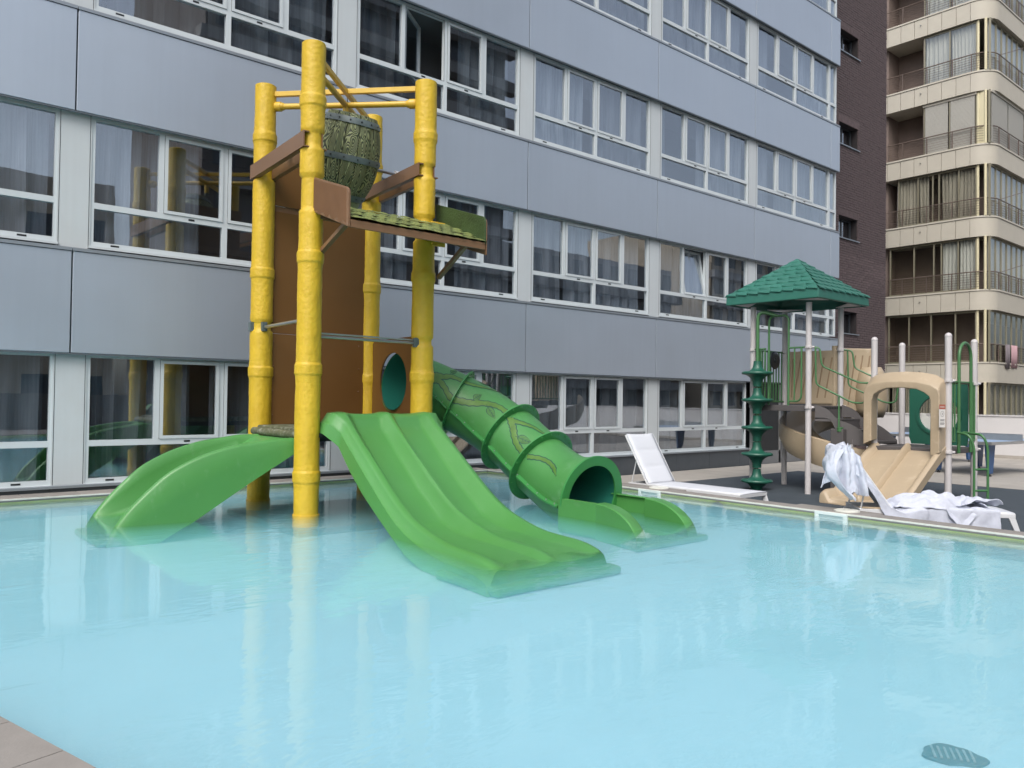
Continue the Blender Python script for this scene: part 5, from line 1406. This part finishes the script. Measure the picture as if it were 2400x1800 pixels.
lounger('sun_lounger', 'empty white sun lounger with raised padded backrest near the tube slide', 8.78, 9.42, 5.80, 7.32, .36, .80, 58, G)
L2 = lounger('sun_lounger', 'white sun lounger draped with white towels at the right pool edge', 0, .64, 0, 1.27, .36, .80, 55, G)
LA = R(40); L2.location = (9.86, 3.02, 0); L2.rotation_euler = (0, 0, LA)

# towels: cloth sheets with folds, written in the lounger's own directions (x across from the pool side, y towards the head)
def cloth(name, label, fn, nu, nv, th=.012, bulk=.012, seed=0, group=None, extra=None):
    b = MB()
    for fn_ in [fn]+([extra] if extra else []):
      rows = []
      for i in range(nu+1):
        row = []
        for j in range(nv+1):
            p = Vector(fn_(i/nu, j/nv)); q = p*7+Vector((seed*5, 0, 0))
            p += Vector((noise.noise(q), noise.noise(q+Vector((7, 3, 1))), noise.noise(q+Vector((1, 9, 4)))))*bulk
            p += Vector((noise.noise(q*2.6), noise.noise(q*2.6+Vector((3, 3, 1))), noise.noise(q*2.6+Vector((1, 5, 4)))))*bulk*.5
            row.append(p)
        rows.append(row)
      b.grid(rows)
    o = b.obj(name, M['towel'], None, smooth=80, solid=th, subsurf=1)
    o.location = L2.location; o.rotation_euler = L2.rotation_euler
    tag(o, label, 'towel', group); return o
bs_, bc_ = math.sin(R(55)), math.cos(R(55)); GT = 'white towels on the right lounger'
def back_drape(u_, v_):
    # along v: off the seat, up the front of the backrest, over its top and down behind; across u from the pool side
    L_ = v_*1.95; w_ = -.20+.82*u_
    over = max(0, -w_)
    if L_ < .45: y, z = .93+L_*.84, .405+.03*math.sin(L_*14)
    elif L_ < 1.26: s_ = L_-.45; y, z = 1.29+s_*bc_, .385+s_*bs_
    else:
        s_ = L_-1.26; y, z = 1.29+.81*bc_+.05-.12*s_, .385+.81*bs_+.03-s_*.88
    k = .026*math.sin(u_*10+v_*4)+.016*math.sin(u_*23-v_*7)
    x = max(w_, (-.06 if L_ < 1.26 else -.14)-.03*math.sin(v_*17))
    if L_ < 1.26:
        z -= over*.95*(.85+.2*math.sin(v_*13)); y += over*.25*bs_*(L_ > .45); 
    else:
        k *= 2.2; x += .06*math.sin(v_*11+u_*5); y += .20*math.sin(PI*min(1, (L_-1.26)/.66))*(1-u_*.6); z += .34*max(0, u_-.35)*(L_-1.26)/.69; y -= over*.30
    return (x, y-k*bs_, z+max(-.01, k*bc_+.012))
def side_flap(u_, v_):
    # the loose end that falls down the pool side of the backrest; u across, v down
    ln = lerp([(0, .38), (.22, .52), (.45, .56), (.62, .42), (.75, .32), (1, .28)], u_)
    y = 1.63+.34*u_+.10*v_*(u_-.2); z0 = .385+bs_*min(.84, (y-1.27)/bc_)+.03
    if y > 1.76: z0 = 1.075-.10*((y-1.76)/.2)**2
    z = z0-ln*v_; y -= .06*v_*(1-u_)
    x = -.075-.035*math.sin(u_*17+v_*2)*(.3+v_)-.02*math.sin(u_*31)+.06*(1-v_)**3
    return (x, y, z)
cloth('towel', 'white towel draped over the raised backrest of the right lounger', back_drape, 44, 70, seed=1, bulk=.015, group=GT, extra=side_flap)
def seat_drape(u_, v_):
    y = .16+1.13*v_; s_ = u_*.95
    hang = .36-.05*math.sin(v_*7)
    if s_ < .36: x = -.03-(.018*math.sin(v_*38)+.012*math.sin(v_*17+1))*(1-s_/.36); z = .395-(.36-s_)/.36*hang*.98
    else: x = -.03+(s_-.36)*1.0; z = .40+.010*math.sin(v_*23+u_*8)+.012*math.sin(u_*17+v_*4)
    if s_ > .8: y += (s_-.8)*.4*(1-v_)
    return (x, y, max(z, .03))
cloth('towel', 'white towel spread over the seat and hanging down the pool side of the right lounger', seat_drape, 40, 80, seed=2, bulk=.010, group=GT)
def robe(u_, v_):
    # heaped cloth; a pointed corner falls over the pool side
    y = .42+.86*v_-.12*u_*math.sin(v_*3); x = -.02+.60*u_
    hgt = .12*math.sin(PI*min(1, v_*1.03))**.6*math.sin(PI*min(1, u_*.93+.03))**.6
    rid = .022*math.sin(v_*21+u_*6)+.018*math.sin(u_*25-v_*9)
    z = .415+max(0, hgt+rid*(.4+hgt*4))
    fall = max(0, 1-abs(v_-.16)/.22)
    z -= .012*(u_ < .05)
    if u_ < .3: z -= (.3-u_)*.85*fall; x -= (.3-u_)*.10*fall+.035
    e = min(1, min(u_, v_, 1-v_)/.09)
    if z > .39: z = .398+(z-.398)*e
    return (x, y, max(z, .14))
cloth('towel', 'crumpled white towel heaped on the seat of the right lounger', robe, 46, 60, seed=3, bulk=.024, group=GT)
def robe2(u_, v_):
    x = .04+.55*u_; y = .10+.50*v_+.22*u_*(1-v_)
    z = .42+.085*math.sin(PI*min(1, v_*.8+.2))**2*(1-.5*u_)+.02*math.sin(v_*13-u_*7)+.02*max(0, math.sin(v_*9+u_*16))
    return (x, y, z)
cloth('towel', 'folded corner of white towel lying toward the foot of the right lounger', robe2, 30, 30, seed=4, bulk=.020, group=GT)

# ================================================================== TABLE TENNIS
def table(x, y, rot, label):
    t = thing('table_tennis_table', label, 'table', (x, y, 0), 'blue outdoor table tennis tables'); t.rotation_euler = (0, 0, rot)
    b = MB(); b.box(-1.37, 1.37, -.76, .76, .72, .76); b.obj('table_top', M['tt_blue'], t, bevel=.01)
    b = MB(); b.box(-1.37, 1.37, -.775, -.76, .70, .765); b.box(-1.37, 1.37, .76, .775, .70, .765); b.box(-1.385, -1.37, -.775, .775, .70, .765); b.box(1.37, 1.385, -.775, .775, .70, .765); b.obj('edge_strip', M['steel'], t)
    for lx in (-.95, .95):
        for ly in (-.55, .55):
            c = MB(); c.extr([(lx-.20, .715), (lx+.20, .715), (lx+.09, .06), (lx-.09, .06)], 'y', ly-.03, ly+.03); c.obj('leg', M['tt_leg'], t, bevel=.01)
            c = MB(); c.lathe([(.035, 0), (.035, .03), (.012, .035), (.012, .065)], (lx, ly, 0), 12); c.obj('foot', M['black'], t)
    b = MB(); b.box(-.006, .006, -.80, .80, .765, .91); b.obj('net', M['steel'], t)
table(19.95, 6.75, R(-6), 'blue table tennis table nearer the playground ladder')
table(22.4, 8.9, R(-6), 'blue table tennis table farther back by the white parapet')
